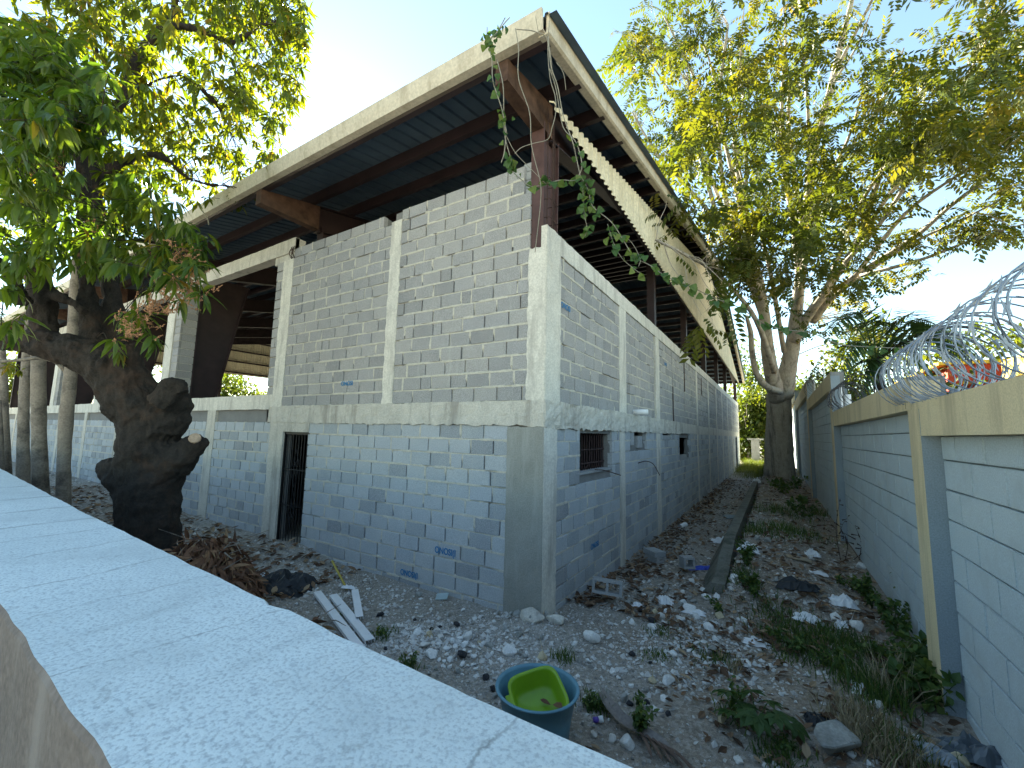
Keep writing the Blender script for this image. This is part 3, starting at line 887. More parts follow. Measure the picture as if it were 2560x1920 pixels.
# ---- steel frames
SL = 0.2
RIDGE = 17.2
def roof_z(y): return 6.93 + SL * (y + 1.0) if y <= RIDGE else 6.93 + SL * (2 * RIDGE - y + 1.0)
FX = [-0.17 - 5.6 * k for k in range(7)]
for k, fx in enumerate(FX):
    hw = 0.10
    for side in (0, 1):
        cm = MB()
        ys = (lambda y: y) if side == 0 else (lambda y: LY - y)
        def bx(a, b_, yo0, yo1, yo2, yo3, z0, z1):
            V = [(a, ys(yo0), z0), (b_, ys(yo0), z0), (b_, ys(yo1), z0), (a, ys(yo1), z0), (a, ys(yo2), z1), (b_, ys(yo2), z1), (b_, ys(yo3), z1), (a, ys(yo3), z1)]
            cm.add(V, [(0, 3, 2, 1), (4, 5, 6, 7), (0, 1, 5, 4), (1, 2, 6, 5), (2, 3, 7, 6), (3, 0, 4, 7)])
        b0, b1_ = (0.55, 1.25) if k else (0.40, 0.46)
        yo = 0.03 if k == 0 else 0.40
        bx(fx - hw, fx + hw, yo, yo + 0.02, yo, yo + 0.02, 2.5, 6.55)
        bx(fx - 0.008, fx + 0.008, yo + 0.021, yo + b0, yo + 0.021, yo + b1_, 2.5, 6.5)
        bx(fx - hw, fx + hw, yo + b0, yo + b0 + 0.02, yo + b1_, yo + b1_ + 0.02, 2.5, 6.5)
        cm.build('frame_column', M['steel'] if k else M['steel_l'], HOUSE)
    for side in (0, 1):
        rm = MB()
        yy = (lambda y: y) if side == 0 else (lambda y: LY - y)
        zt0, zt1 = roof_z(0.3) - 0.225, roof_z(RIDGE) - 0.225
        for a, b_, t0, t1 in ((fx - hw, fx + hw, 0.0, 0.02), (fx - 0.008, fx + 0.008, 0.0201, 0.55), (fx - hw, fx + hw, 0.5501, 0.57)):
            V = []
            for y, zt in ((0.3, zt0), (RIDGE, zt1)):
                for x in (a, b_): V += [(x, yy(y), zt - t1), (x, yy(y), zt - t0)]
            rm.add(V, [(0, 1, 3, 2), (4, 6, 7, 5), (0, 4, 5, 1), (2, 3, 7, 6), (0, 2, 6, 4), (1, 5, 7, 3)])
        rm.build('rafter', M['steel'], HOUSE)
    om = MB()
    V = []
    for y, z0 in ((-0.92, 6.44), (0.30, 6.44)):
        for x in (fx - 0.09, fx + 0.09): V += [(x, y, z0), (x, y, roof_z(y) - 0.226)]
    om.add(V, [(0, 1, 3, 2), (4, 6, 7, 5), (0, 4, 5, 1), (2, 3, 7, 6), (0, 2, 6, 4), (1, 5, 7, 3)])
    om.build('outrigger', M['rust'], HOUSE)
# bracing and rebar cage on the corner column
rbm = MB()
for (x, y, h) in ((-0.05, 0.10, 1.9), (0.0, 0.16, 1.35), (-0.20, 0.10, 1.2), (-0.04, 0.3, 1.5), (-0.02, 0.22, 1.7)): rbm.tube([(x, y, 4.4), (x + 0.005, y, 4.9 + h * 0.6), (x, y, 4.9 + h)], 0.008, 5)
for z in (4.95, 5.15, 5.42, 5.72, 4.8):
    rbm.tube([(-0.22, 0.08, z), (0.0, 0.08, z - 0.02), (0.01, 0.32, z - 0.03), (-0.22, 0.32, z), (-0.22, 0.08, z), (-0.16, 0.16, z + 0.02)], 0.006, 4)
rbm.build('rebar_cage', M['rebar'], HOUSE)
rbm = MB()
for i in range(7): rbm.tube(spline([(-6.1 + R.uniform(-.06, .1), 0.03, 5.72), (-6.05 + R.uniform(-.1, .1), -0.06, 5.85), (-6.0 + R.uniform(-.12, .1), -0.03, 6.0)], 4), 0.006, 4)
rbm.build('rebar_cage', M['rebar'], HOUSE)

# ---- purlins, roof sheets, trims
y = -0.86
pys = []
while y < RIDGE - 0.2: pys.append(y); y += 0.95
for i, y in enumerate(pys):
    for yy_, s in ((y, 1), (LY - y, -1)):
        pm = MB()
        zt = roof_z(y) - 0.025
        for x0 in (LX - 0.4,):
            pm.box(x0, 0.43, yy_ - 0.012, yy_ + 0.012, zt - 0.20, zt)
            pm.box(x0, 0.43, yy_ + 0.0121 * s, yy_ + 0.075 * s, zt - 0.20, zt - 0.185)
            pm.box(x0, 0.43, yy_ + 0.0121 * s, yy_ + 0.075 * s, zt - 0.016, zt - 0.001)
        pm.build('purlin', M['steel'], HOUSE)


def sheet_mesh(name, wd, ln, ribs, rh, rw, mat, th=0.0):
    """ribbed sheet lying in xy: ribs run along y"""
    xs, zs = [], []
    p = wd / ribs
    for k in range(ribs):
        for dx, dz in ((0, 0), (p * 0.5 - rw, 0), (p * 0.5 - rw * 0.5, rh), (p * 0.5 + rw * 0.5, rh), (p * 0.5 + rw, 0)):
            xs.append(k * p + dx); zs.append(dz)
    xs.append(wd); zs.append(0)
    n = len(xs)
    V = [(x, yv, z) for yv in (0, ln) for x, z in zip(xs, zs)]
    F = [(i, i + 1, n + i + 1, n + i) for i in range(n - 1)]
    return np_mesh(name, V, F, mat)


half = (RIDGE + 1.0) * math.sqrt(1 + SL * SL)
sm = sheet_mesh('roof_sheet', 1.01, half, 4, 0.035, 0.03, M['zinc'])
x = LX - 0.4
while x < 0.44:
    for s in (0, 1):
        o = link('roof_sheet', sm, HOUSE)
        if s == 0:
            o.location = (x, -1.0, 6.93 - 0.012 + R.uniform(-.002, .002)); o.rotation_euler = (math.atan(SL), 0, 0)
        else:
            o.location = (x + 1.0, LY + 1.0, 6.93 - 0.012); o.rotation_euler = (math.atan(SL), 0, math.pi)
    x += 1.0


def extrude_prof(name, prof, a, b_, mat):
    """prof: (d, z) pairs; a/b_ callables giving 3-D for a profile point at either end list of stations"""
    st = len(a)
    V = [fn(d, z) for fn in a for d, z in prof]
    k = len(prof)
    Q = [(i * k + j, i * k + (j + 1) % k, (i + 1) * k + (j + 1) % k, (i + 1) * k + j) for i in range(st - 1) for j in range(k)]
    return link(name, np_mesh(name, V, [np.array(Q), np.array([list(range(k)), list(range((st - 1) * k, st * k))[::-1]])], mat), HOUSE)

fp = [(0.0, 6.985), (-0.035, 6.985), (-0.012, 6.86), (-0.03, 6.85), (0.0, 6.735), (0.11, 6.735), (0.11, 6.745), (0.012, 6.75)]
def fst(x): return lambda d, z: (x, -1.03 + d, z)
seg = [0.455, -3.2, -6.1, -9.0, -12, -15, -18, -21, -24, -27, -30, -33, -37.4]
for i in range(len(seg) - 1):
    o = extrude_prof('eave_trim', fp, [fst(seg[i] - (0.004 if i else 0)), fst(seg[i + 1])], None, M['trim'])
fr = [(0.0, 0.055), (0.035, 0.055), (0.03, -0.20), (0.0, -0.22), (-0.10, -0.22), (-0.10, -0.20), (-0.005, -0.19)]
def rst(y): return lambda d, z: (0.47 + d, y, roof_z(y) + z)
ys_ = [-0.97, 3.0, 6.5, 10, 13.6, RIDGE, 20.8, 24.4, 28, 31.6, 35.4]
for i in range(len(ys_) - 1): extrude_prof('rake_trim', fr, [rst(ys_[i]), rst(ys_[i + 1] - 0.004)], None, M['trim'])
rd = MB(); rd.add([(LX - .4, RIDGE - .25, roof_z(RIDGE) - 0.02), (0.47, RIDGE - .25, roof_z(RIDGE) - 0.02), (0.47, RIDGE, roof_z(RIDGE) + 0.06), (LX - .4, RIDGE, roof_z(RIDGE) + 0.06), (0.47, RIDGE + .25, roof_z(RIDGE) - 0.02), (LX - .4, RIDGE + .25, roof_z(RIDGE) - 0.02)], [(0, 1, 2, 3), (3, 2, 4, 5)])
rd.build('ridge_cap', M['trim'], HOUSE)

# gable cladding, one ribbed sheet after the other
def gable_sheets(xp, sgn, first_y=-0.14):
    y = first_y
    while y < 34.5:
        y1 = min(y + 1.0, 34.54)
        V = []
        ribs = 5
        for k in range(ribs * 4 + 1):
            yy_ = y + (y1 - y) * k / (ribs * 4)
            dx = 0.045 if k % 4 in (1, 2) else 0.0
            zt = max(roof_z(yy_) - 0.23 - (0 if yy_ < RIDGE else 0), 6.66)
            zt = 6.66 + max(0, min(yy_ - first_y, 34.54 - yy_)) * SL
            zb = 6.64 + R.uniform(-.006, .006)
            V += [(xp + sgn * dx, yy_, zb), (xp + sgn * dx, yy_, zt)]
        F = [(2 * k, 2 * k + 2, 2 * k + 3, 2 * k + 1) for k in range(ribs * 4)]
        link('cladding_sheet', np_mesh('cladding_sheet', V, F, M['clad']), HOUSE)
        y += 1.0
gable_sheets(0.09, 1)
gable_sheets(LX - 0.1, -1)
for z in (6.75, 7.7, 8.65, 9.6):
    hl = (z - 6.66) / SL
    for xg in (0.0, LX):
        gg = MB(); gg.box(xg - 0.03, xg + 0.03, 0.1 + hl, 34.3 - hl, z, z + 0.12)
        gg.build('gable_girt', M['steel'], HOUSE)
for yv in (7.0, 12.0, 17.2, 22.4, 27.4):
    for xg in (-0.3, LX + 0.3):
        gp = MB(); gp.box(xg - 0.1, xg + 0.1, yv - 0.1, yv + 0.1, 2.5, roof_z(yv) - 0.23)
        gp.build('gable_post', M['steel'], HOUSE)


# ------------------------------------------------------------------ BOUNDARY WALL (grey panels, yellow frame)
FXF, FXG = 3.58, 3.70
FENCE = empty('boundary_wall', (FXF, 0, 0), 'grey painted block boundary wall framed in yellow render with razor wire on top', 'wall')
fsegs = [(-6.0, 0.43, 2.235, 2.53), (0.43, 6.65, 2.475, 2.78), (6.65, 14.4, 3.28, 3.66), (14.4, 25.2, 3.85, 4.40), (25.2, 35.5, 4.5, 5.05), (35.5, 46, 4.6, 5.2)]
fpil = [(0.20, 0.56, 2.5), (6.60, 7.05, 3.6), (14.35, 14.9, 4.3), (25.1, 25.7, 4.95), (35.4, 36, 5.1), (-6.2, -5.8, 2.5)]
pan_edges = [(-5.8, 0.20), (0.56, 6.60), (7.05, 14.35), (14.9, 25.1), (25.7, 35.4), (36, 46)]
for i, (a, b_, z0, z1) in enumerate(fsegs):
    bmx = MB(); bmx.box(FXF, FXF + 0.24, a, b_ - 0.004, z0, z1)
    V0 = bmx.mesh('beam', M['fyel'])
    V0.materials.append(M['fgrey'])
    for p in V0.polygons:
        if p.normal.x < 0.5 and abs(p.normal.y) > 0.5 or p.normal.z > 0.5: p.material_index = 1
    link('beam', V0, FENCE)
    bk = MB(); bk.box(FXG + 0.03, FXG + 0.16, a, b_ - 0.01, -0.6, z0 + 0.01)
    V1 = bk.mesh('panel', M['fjoint']); V1.materials.append(M['fgrey'])
    link('panel', V1, FENCE)
    if i:   # bare end of the taller section
        ee = MB(); ee.box(FXF + 0.02, FXF + 0.235, a - 0.012, a + 0.2, fsegs[i - 1][3] - 0.3, z1 - 0.01)
        ee.build('bare_end', M['fgrey'], FENCE)
for a, b_, zt in fpil:
    pm = MB(); pm.box(FXF - 0.003, FXG + 0.04, a, b_, -0.6, zt - 0.03)
    V0 = pm.mesh('pilaster', M['fyel']); V0.materials.append(M['fside_shade'])
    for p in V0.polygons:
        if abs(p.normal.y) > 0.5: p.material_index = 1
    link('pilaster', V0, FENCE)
pm = MB(); pm.box(FXF + 0.004, FXF + 0.2, 0.41, 0.6, 2.45, 2.742); pm.build('pilaster_head', M['fyel'], FENCE)
pm = MB(); pm.box(FXF - 0.001, FXF + 0.05, 0.626, 0.634, 2.49, 2.775); pm.build('crack', plain('crack_rust', (0.05, 0.03, 0.02), 0.9), FENCE)
FB = []
fb_mesh = None
bmf = bmesh.new(); bmesh.ops.create_cube(bmf, size=1.0)
for vv in bmf.verts: vv.co.x *= 0.06; vv.co.y *= 0.54; vv.co.z *= 0.235
bmesh.ops.bevel(bmf, geom=[e for e in bmf.edges if all(v_.co.x < 0 for v_ in e.verts)], offset=0.006, segments=2, affect='EDGES')
fb_mesh = bpy.data.meshes.new('wall_block'); bmf.to_mesh(fb_mesh); bmf.free(); fb_mesh.materials.append(M['fblock'])
fbv = np.array([tuple(q.co) for q in fb_mesh.vertices])
fbq = [list(p.vertices) for p in fb_mesh.polygons if len(p.vertices) == 4]
fbt = [list(p.vertices) for p in fb_mesh.polygons if len(p.vertices) == 3]
frest = MB()
FR_ = 0.2435
for i, (a, b_) in enumerate(pan_edges):
    ztop = fsegs[i][2]
    z = 2.035 if i == 0 else (2.27 if i == 1 else ztop - 0.2)
    rows = []
    top = ztop
    while z > -0.6:
        rows.append((z, top)); top = z; z -= FR_
    for r, (z0, z1) in enumerate(rows):
        off = (0.27 if r % 2 else 0) + (0.18 if i == 0 else 0.05)
        cuts = [a]
        x = a + off
        while x < b_ - 0.08:
            if x > a + 0.08: cuts.append(x)
            x += 0.55
        cuts.append(b_)
        for q in range(len(cuts) - 1):
            y0, y1 = cuts[q] + R.uniform(.005, .009), cuts[q + 1] - R.uniform(.005, .009)
            zz0, zz1 = z0 + R.uniform(.004, .007), z1 - R.uniform(.004, .007)
            if y1 < -2.6: continue
            c = np.array([FXG + 0.03 + R.uniform(-.003, .003), (y0 + y1) / 2, (zz0 + zz1) / 2])
            sc3 = (1, (y1 - y0) / 0.54, (zz1 - zz0) / 0.235)
            if i < 2 and z1 > -0.1:
                o = link('wall_block', fb_mesh, FENCE); o.location = c; o.scale = sc3
                o.rotation_euler = (R.uniform(-.004, .004), 0, R.uniform(-.004, .004))
            else: frest.add(fbv * np.array(sc3) + c, fbq, fbt if fbt else None)
tag(frest.build('wall_blocks', M['fblock'], FENCE), kind='stuff')

# razor wire coils and their posts
def coil(name, label, y0, y1, rad, zc, xc, mat, dens, squash=1.0, loc=None, nb=9, axis_tilt=0.0):
    pts = []
    y, th = y0, 0.0
    while y < y1:
        pts.append((xc + rad * math.cos(th) * (1 + 0.05 * math.sin(th * 0.37)), y + 0.05 * math.sin(th * 0.23) + 0.03 * math.sin(th), zc + axis_tilt * (y - y0) + rad * squash * math.sin(th) * (1 + 0.04 * math.cos(th * 0.61))))
        th += 2 * math.pi / 26
        y += dens(y) / 26
    P = np.array(pts)
    root = empty(name, (xc, y0, zc), label, 'razor wire')
    wm = MB(); wm.tube(P, 0.0052, 5)
    wm.build('wire', mat, root)
    bm_ = MB()
    for i in range(2, len(P) - 2, 3):
        if R.random() < 0.12: continue
        d = P[i + 1] - P[i - 1]; d /= np.linalg.norm(d)
        n_ = np.cross(d, [0, 1, 0.2]); n_ /= np.linalg.norm(n_) + 1e-9
        s_ = np.cross(d, n_)
        o_ = n_ if R.random() < 0.5 else s_
        e_ = np.cross(d, o_) * 0.0016
        c = P[i]
        for sg in (-1, 1):
            V = [c - d * 0.013, c + d * 0.013, c + d * 0.046 + o_ * sg * 0.018, c - d * 0.046 + o_ * sg * 0.018, c + o_ * sg * 0.010]
            V = [v_ + e_ for v_ in V] + [v_ - e_ for v_ in V]
            bm_.add(V, [(0, 1, 6, 5)], [(0, 3, 4), (0, 4, 1), (1, 4, 2), (5, 9, 8), (5, 6, 9), (6, 7, 9), (0, 5, 8), (0, 8, 3), (1, 2, 7), (1, 7, 6)])
    tag(bm_.build('barb', mat, root), kind='stuff')
    return root
coil('razor_wire_coil', 'shiny galvanised razor wire coil on the nearest stretch of yellow wall top', -2.9, 0.95, 0.29, 2.80, 3.72, M['razor'], lambda y: 0.15 if y < -0.6 else 0.075)
coil('razor_wire_coil', 'dark weathered razor wire coil on the second wall section', 3.6, 6.55, 0.26, 3.02, 3.74, M['razor_d'], lambda y: 0.42 if y < 5.2 else 0.13)
coil('razor_wire_coil', 'dark razor wire coil on the tall wall section beside the tree', 7.3, 14, 0.3, 3.95, 3.74, M['razor_d'], lambda y: 0.6)
for y, z, h, lab in ((5.3, 2.78, 0.26, 'short white pipe stub on the second wall section'), (6.2, 2.78, 0.5, 'thin white post against the bare grey wall end'), (9.3, 3.66, 0.42, 'thin white post on the tall wall section'), (12.6, 3.66, 0.55, 'farther thin white post on the tall wall section near the tree')):
    pm = MB(); pm.tube([(3.70, y, z - 0.02), (3.70, y, z + h)], 0.05 if h < 0.3 else 0.022, 10)
    tag(pm.build('wire_post', M['pvc']), lab, 'post')

# ------------------------------------------------------------------ kerb beside the path
kb = MB()
ky = np.arange(2.3, 16.2, 0.2)
V = []
for y in ky:
    n_ = noise.noise(Vector((0, y * 2, 0))) * 0.03
    fall = 0.30 * (1 - sstep(2.3, 4.6, y))
    V += [(1.24 + n_, y, -0.45), (1.62 + n_ * 0.6, y, 0.36 - fall + n_ * 0.6), (1.80 + n_ * 0.4, y, 0.37 - fall + n_ * 0.5), (1.84, y, -0.4)]
n = len(ky)
Q = [(i * 4 + k, i * 4 + (k + 1) % 4, (i + 1) * 4 + (k + 1) % 4, (i + 1) * 4 + k) for i in range(n - 1) for k in range(4)] + [(0, 3, 2, 1)]
kb.add(V, Q)
tag(kb.build('kerb', rough_mat('mossy_kerb', (0.10, 0.105, 0.09), (0.20, 0.20, 0.17), 4, 40, 0.95, 0.8, 0.02, stain=(0.04, 0.05, 0.03))), 'mossy sloped concrete kerb along the rubble path', 'kerb')

# ------------------------------------------------------------------ loose stones
def hull_mesh(name, seed, n=14, sx=1.0, sy=0.8, sz=0.6, mat=None, boxy=0.0):
    rr = random.Random(seed)
    bm = bmesh.new()
    for _ in range(n):
        v_ = Vector((rr.gauss(0, 1), rr.gauss(0, 1), rr.gauss(0, 1))).normalized() * rr.uniform(0.8, 1.0)
        if boxy: v_ = Vector([math.copysign(abs(c) ** (1 - boxy), c) for c in v_])
        bm.verts.new((v_.x * 0.5 * sx, v_.y * 0.5 * sy, v_.z * 0.5 * sz))
    r_ = bmesh.ops.convex_hull(bm, input=bm.verts)
    bmesh.ops.delete(bm, geom=[g for g in r_['geom_interior'] if isinstance(g, bmesh.types.BMVert)], context='VERTS')
    bmesh.ops.bevel(bm, geom=bm.edges[:], offset=0.03, segments=1, affect='EDGES')
    me = bpy.data.meshes.new(name); bm.to_mesh(me); bm.free()
    if mat: me.materials.append(mat)
    return me
HW = [hull_mesh('white_stone', i, 12 + i, 1.0, 0.75 + 0.05 * (i % 3), 0.62, M['stone_w'], 0.25) for i in range(7)]
HG = [hull_mesh('grey_stone', 20 + i, 14, 1.0, 0.8, 0.6, M['stone_g']) for i in range(3)]
HT = [hull_mesh('tan_stone', 30 + i, 13, 1.0, 0.8, 0.6, M['stone_t']) for i in range(2)]
HD = [hull_mesh('black_stone', 40 + i, 16, 1.0, 0.85, 0.55, M['stone_d']) for i in range(2)]
HH = {'w': HW, 'g': HG, 't': HT, 'd': HD}
NM = {'w': ('white_stone', 'white limestone rubble stone lying on the gravel', 'white limestone lumps strewn over the lot'),
      'g': ('grey_stone', 'grey rubble stone lying on the gravel', 'grey rubble stones strewn over the lot'),
      't': ('tan_stone', 'tan rubble stone lying on the gravel', 'tan rubble stones strewn over the lot'),
      'd': ('black_stone', 'black cinder lump lying on the gravel', 'black cinder lumps strewn over the lot')}
def stone(u, v, wpx, k='w', label=None):
    p = G(u, v)
    size = wpx * px(p)[2] / F_PX * 1.05
    o = link(NM[k][0], R.choice(HH[k]))
    o.location = p + np.array([0, 0, size * 0.17])
    o.scale = (size * R.uniform(.9, 1.1), size * R.uniform(.85, 1.15), size * R.uniform(.85, 1.2))
    o.rotation_euler = (R.uniform(-.5, .5), R.uniform(-.5, .5), R.uniform(0, 6.28))
    if label: tag(o, label, 'stone')
    else: tag(o, NM[k][1], 'stone', NM[k][2])
    return o
def many(u0, v0, s, L, k='w'):
    for X, Y, w_ in L: stone(u0 + X / s, v0 + Y / s, w_ / s, k)
many(1500, 1440, 5.53, [(620, 290, 115), (910, 510, 110), (835, 585, 145), (890, 670, 105), (1010, 655, 135), (1100, 615, 115), (1500, 735, 150), (1480, 315, 150), (1615, 305, 110), (1600, 890, 118), (1330, 950, 108), (1395, 1030, 110), (1020, 1100, 125), (2000, 645, 140), (1810, 750, 95), (430, 1530, 85), (1440, 220, 125), (1270, 85, 105), (1870, 45, 120), (2145, 890, 120), (1105, 1545, 80), (180, 1350, 100), (2120, 1370, 66), (1900, 1435, 100), (865, 1240, 55), (1330, 585, 150), (450, 660, 120), (320, 650, 100), (1590, 105, 70), (1360, 140, 80), (1140, 230, 80), (1230, 1045, 70), (1300, 1070, 60), (1755, 975, 50), (650, 545, 45), (290, 810, 80)])
many(1500, 1440, 5.53, [(935, 200, 180), (1560, 1050, 175), (1300, 375, 115), (1120, 410, 115), (640, 1600, 95), (1230, 330, 130), (1230, 680, 140), (390, 390, 130), (200, 470, 100), (1860, 30, 110)], 'g')
many(1500, 1440, 5.53, [(1660, 580, 175), (760, 515, 115), (730, 1475, 185)], 't')
stone(1500 + 730 / 5.53, 1440 + 735 / 5.53, 26, 'w', 'squarish white stone in front of the black cinder pit')
stone(1500 + 950 / 5.53, 1440 + 1480 / 5.53, 39, 'w', 'large white stone right of the tan boulder pair')
stone(1500 + 2035 / 5.53, 1440 + 1250 / 5.53, 27, 'w', 'long upright white stone above the lobed green plant')
many(1500, 1440, 5.53, [(720, 640, 150), (560, 500, 110), (690, 1210, 90), (1680, 740, 80), (1040, 1410, 100)], 'd')
many(940, 1480, 3.175, [(330, 330, 78), (390, 440, 108), (440, 515, 118), (515, 365, 66), (500, 425, 58), (725, 365, 105), (665, 380, 68), (605, 395, 58), (560, 460, 68), (590, 545, 66), (685, 585, 62), (775, 520, 55), (745, 485, 42), (705, 430, 78), (1065, 495, 135), (585, 600, 55), (560, 505, 48), (630, 440, 50), (770, 440, 45), (815, 460, 40), (850, 415, 40), (700, 470, 36), (985, 545, 45), (1195, 490, 40), (790, 620, 55), (730, 590, 36), (765, 585, 36), (685, 660, 34), (540, 555, 40), (500, 545, 40), (690, 150, 40), (920, 490, 40)])
many(940, 1480, 3.175, [(1150, 500, 60), (930, 80, 58), (565, 190, 66), (900, 435, 90), (1020, 300, 90), (340, 30, 70), (480, 620, 70), (420, 605, 60), (650, 640, 100), (1180, 520, 70), (1120, 315, 60)], 'g')
many(940, 1480, 3.175, [(430, 355, 100), (820, 410, 50), (330, 490, 50)], 't')
many(940, 1480, 3.175, [(645, 275, 85), (685, 520, 125), (437, 297, 50), (35, 190, 80), (310, 225, 46), (505, 285, 50), (870, 690, 80), (80, 455, 50)], 'd')
many(1200, 1580, 2.54, [(680, 440, 80), (720, 660, 66), (840, 690, 60), (960, 350, 40), (1170, 435, 64), (620, 290, 42), (600, 85, 50), (690, 195, 50), (845, 262, 50), (880, 300, 40), (1110, 500, 60), (1150, 505, 40), (270, 45, 20), (240, 120, 25), (820, 560, 25), (170, 40, 30)])
many(1200, 1580, 2.54, [(95, 415, 60), (925, 440, 90), (1055, 375, 50), (290, 165, 44), (630, 195, 45), (720, 605, 50), (250, 30, 70), (390, 50, 60)], 'g')
many(1200, 1580, 2.54, [(85, 370, 70), (40, 300, 50), (1060, 460, 60), (950, 465, 60), (1200, 530, 55), (965, 150, 60)], 'd')
stone(1200 + 390 / 2.54, 1580 + 178 / 2.54, 40, 't', 'round tan stone touching the far rim of the teal tub')
stone(1200 + 930 / 2.54, 1580 + 725 / 2.54, 52, 'w', 'largest white stone beside the dry palm sheath')
many(1820, 1640, 2.54, [(68, 675, 70), (235, 705, 48), (300, 695, 50), (945, 320, 78), (900, 420, 70), (430, 295, 30), (790, 640, 60), (900, 690, 50), (1190, 520, 40), (740, 480, 40), (60, 150, 50), (340, 250, 40)])
stone(1820 + 320 / 2.54, 1640 + 385 / 2.54, 44, 'g', 'pale grey stone right behind the lobed green plant')
stone(1806, 1812, 42, 't', 'smooth ochre stone left of the lobed green plant')
many(1700, 1280, 2.572, [(350, 440, 60), (390, 350, 60), (20, 590, 60), (60, 640, 100), (20, 700, 50), (170, 560, 70), (240, 550, 50), (415, 715, 60), (330, 760, 45), (1160, 465, 60), (1165, 360, 70), (480, 235, 60), (1140, 750, 120), (1000, 690, 90), (1300, 1060, 50), (1280, 1250, 80), (840, 300, 60)])
many(1700, 1280, 2.572, [(570, 200, 80), (760, 295, 70), (620, 505, 60), (500, 180, 60), (600, 640, 70), (1250, 400, 40), (1700, 1600, 50)], 'g')
bo = link('boulder', hull_mesh('boulder', 77, 18, 1.0, 0.85, 0.75, M['stone_g'], 0.5))
p = G(2090, 1880); bo.location = p + np.array([0, 0, 0.08]); bo.scale = (0.33, 0.25, 0.26); bo.rotation_euler = (0.1, -0.1, 0.7)
tag(bo, 'big blocky grey rock at the bottom of the lot near the wall', 'rock')
lb = link('concrete_lump', hull_mesh('concrete_lump', 81, 22, 1.1, 0.9, 0.8, M['conc']))
lb.location = (-0.06, -0.12, 0.0); lb.scale = (0.36, 0.3, 0.26); tag(lb, 'rough concrete lump at the foot of the corner column', 'lump')
lb = link('concrete_lump', hull_mesh('concrete_lump', 82, 20, 1.0, 0.9, 0.7, M['conc_l']))
lb.location = (0.18, 0.02, -0.02); lb.scale = (0.30, 0.26, 0.22); tag(lb, 'pale concrete lump right of the corner column foot', 'lump')
lb = link('concrete_lump', hull_mesh('concrete_lump', 83, 20, 1.0, 0.7, 0.6, M['stone_w']))
lb.location = G(1478, 1605, 0.06); lb.scale = (0.26, 0.2, 0.24); tag(lb, 'big plaster coated white lump in front of the corner', 'lump')
for q in range(9):
    lb = link('concrete_lump', HG[q % 3]); x = R.uniform(-0.75, 0.3); lb.location = (x, -0.10 - 0.1 * R.random() if x < 0 else R.uniform(-.1, .2), gz(x, -0.1) + 0.02); s_ = R.uniform(0.08, 0.17); lb.scale = (s_, s_, s_)
    lb.rotation_euler = (R.random(), R.random(), R.random() * 6); tag(lb, 'grey rubble stone lying on the gravel', 'stone', NM['g'][2])

# gravel and rubble crumbs (stuff)
def scatter_pebbles(name, n, region, smin, smax, stops, label):
    base = np.array([(1, 0, 0), (-1, 0, 0), (0, 1, 0), (0, -1, 0), (0, 0, 1), (0, 0, -1)], float)
    tri = np.array([(0, 2, 4), (2, 1, 4), (1, 3, 4), (3, 0, 4), (2, 0, 5), (1, 2, 5), (3, 1, 5), (0, 3, 5)])
    V, T, rn = [], [], []
    k = 0
    while k < n:
        q = region()
        if q is None: continue
        x, y = q
        s_ = smin * (smax / smin) ** (R.random() ** 2.2) * 0.5
        b_ = base * (1 + rng.uniform(-.35, .35, (6, 1))) * np.array([1, R.uniform(.6, 1), R.uniform(.45, .8)]) * s_
        a = R.random() * 6.28
        c_, sn = math.cos(a), math.sin(a)
        tl = R.uniform(-.6, .6)
        b_ = np.stack([b_[:, 0] * c_ - b_[:, 1] * sn, b_[:, 0] * sn + b_[:, 1] * c_, b_[:, 2] + tl * b_[:, 0]], 1)
        V.append(b_ + np.array([x, y, gz(x, y) + s_ * 0.15])); T.append(tri + 6 * k); rn += [R.random()] * 6
        k += 1
    mm, t, b = mat_new(name)
    t.links.new(mix(t, 0.3, ramp(t, rnd_socket(t, False), stops), ramp(t, noi(t, 40, 4, 0.7), [(0.3, (0.1, 0.1, 0.09)), (0.7, (0.6, 0.59, 0.56))])), b.inputs['Base Color'])
    b.inputs['Roughness'].default_value = 0.95; b.inputs['Specular IOR Level'].default_value = 0.15
    o = link(name, np_mesh(name, np.concatenate(V), np.concatenate(T), mm, rn))
    tag(o, label, None, None, 'stuff')
def reg_front():
    x, y = R.uniform(-5.0, 3.5), R.uniform(-4.0, 2.2)
    if y > -0.03 and x < 0.03: return None
    dn = 0.35 + 0.65 * (noise.noise(Vector((x * 0.9, y * 0.9, 5))) > -0.1)
    if x > 2.2: dn *= 0.45
    return (x, y) if R.random() < dn else None
def reg_path():
    y = 2 + 18 * R.random() ** 1.8
    x = R.uniform(0.03, 3.6)
    if 1.35 < x < 1.8: return None
    return (x, y)
PS = [(0.0, (0.09, 0.085, 0.08)), (0.12, (0.22, 0.195, 0.165)), (0.4, (0.36, 0.335, 0.30)), (0.7, (0.50, 0.48, 0.44)), (1.0, (0.70, 0.69, 0.66))]
scatter_pebbles('gravel', 26000, reg_front, 0.008, 0.055, PS, 'grey and white gravel crumbs over the bare lot')
scatter_pebbles('path_gravel', 6000, reg_path, 0.015, 0.09, PS, 'gravel crumbs along the path beside the warehouse')
def reg_heap():
    c = R.choice([(-0.95, -1.25, .32), (-0.75, -1.0, .3), (1.35, 0.35, .55), (1.6, 0.0, .5), (2.0, .5, .5), (0.35, -1.0, .3), (-3.6, -.8, .4), (-2.2, -.55, .6), (-0.1, -.45, .4)])
    return (c[0] + R.gauss(0, c[2]), c[1] + R.gauss(0, c[2] * .7))
def reg_heap_ok():
    x, y = reg_heap()
    return None if (y > -0.03 and x < 0.04) or y < -4 else (x, y)
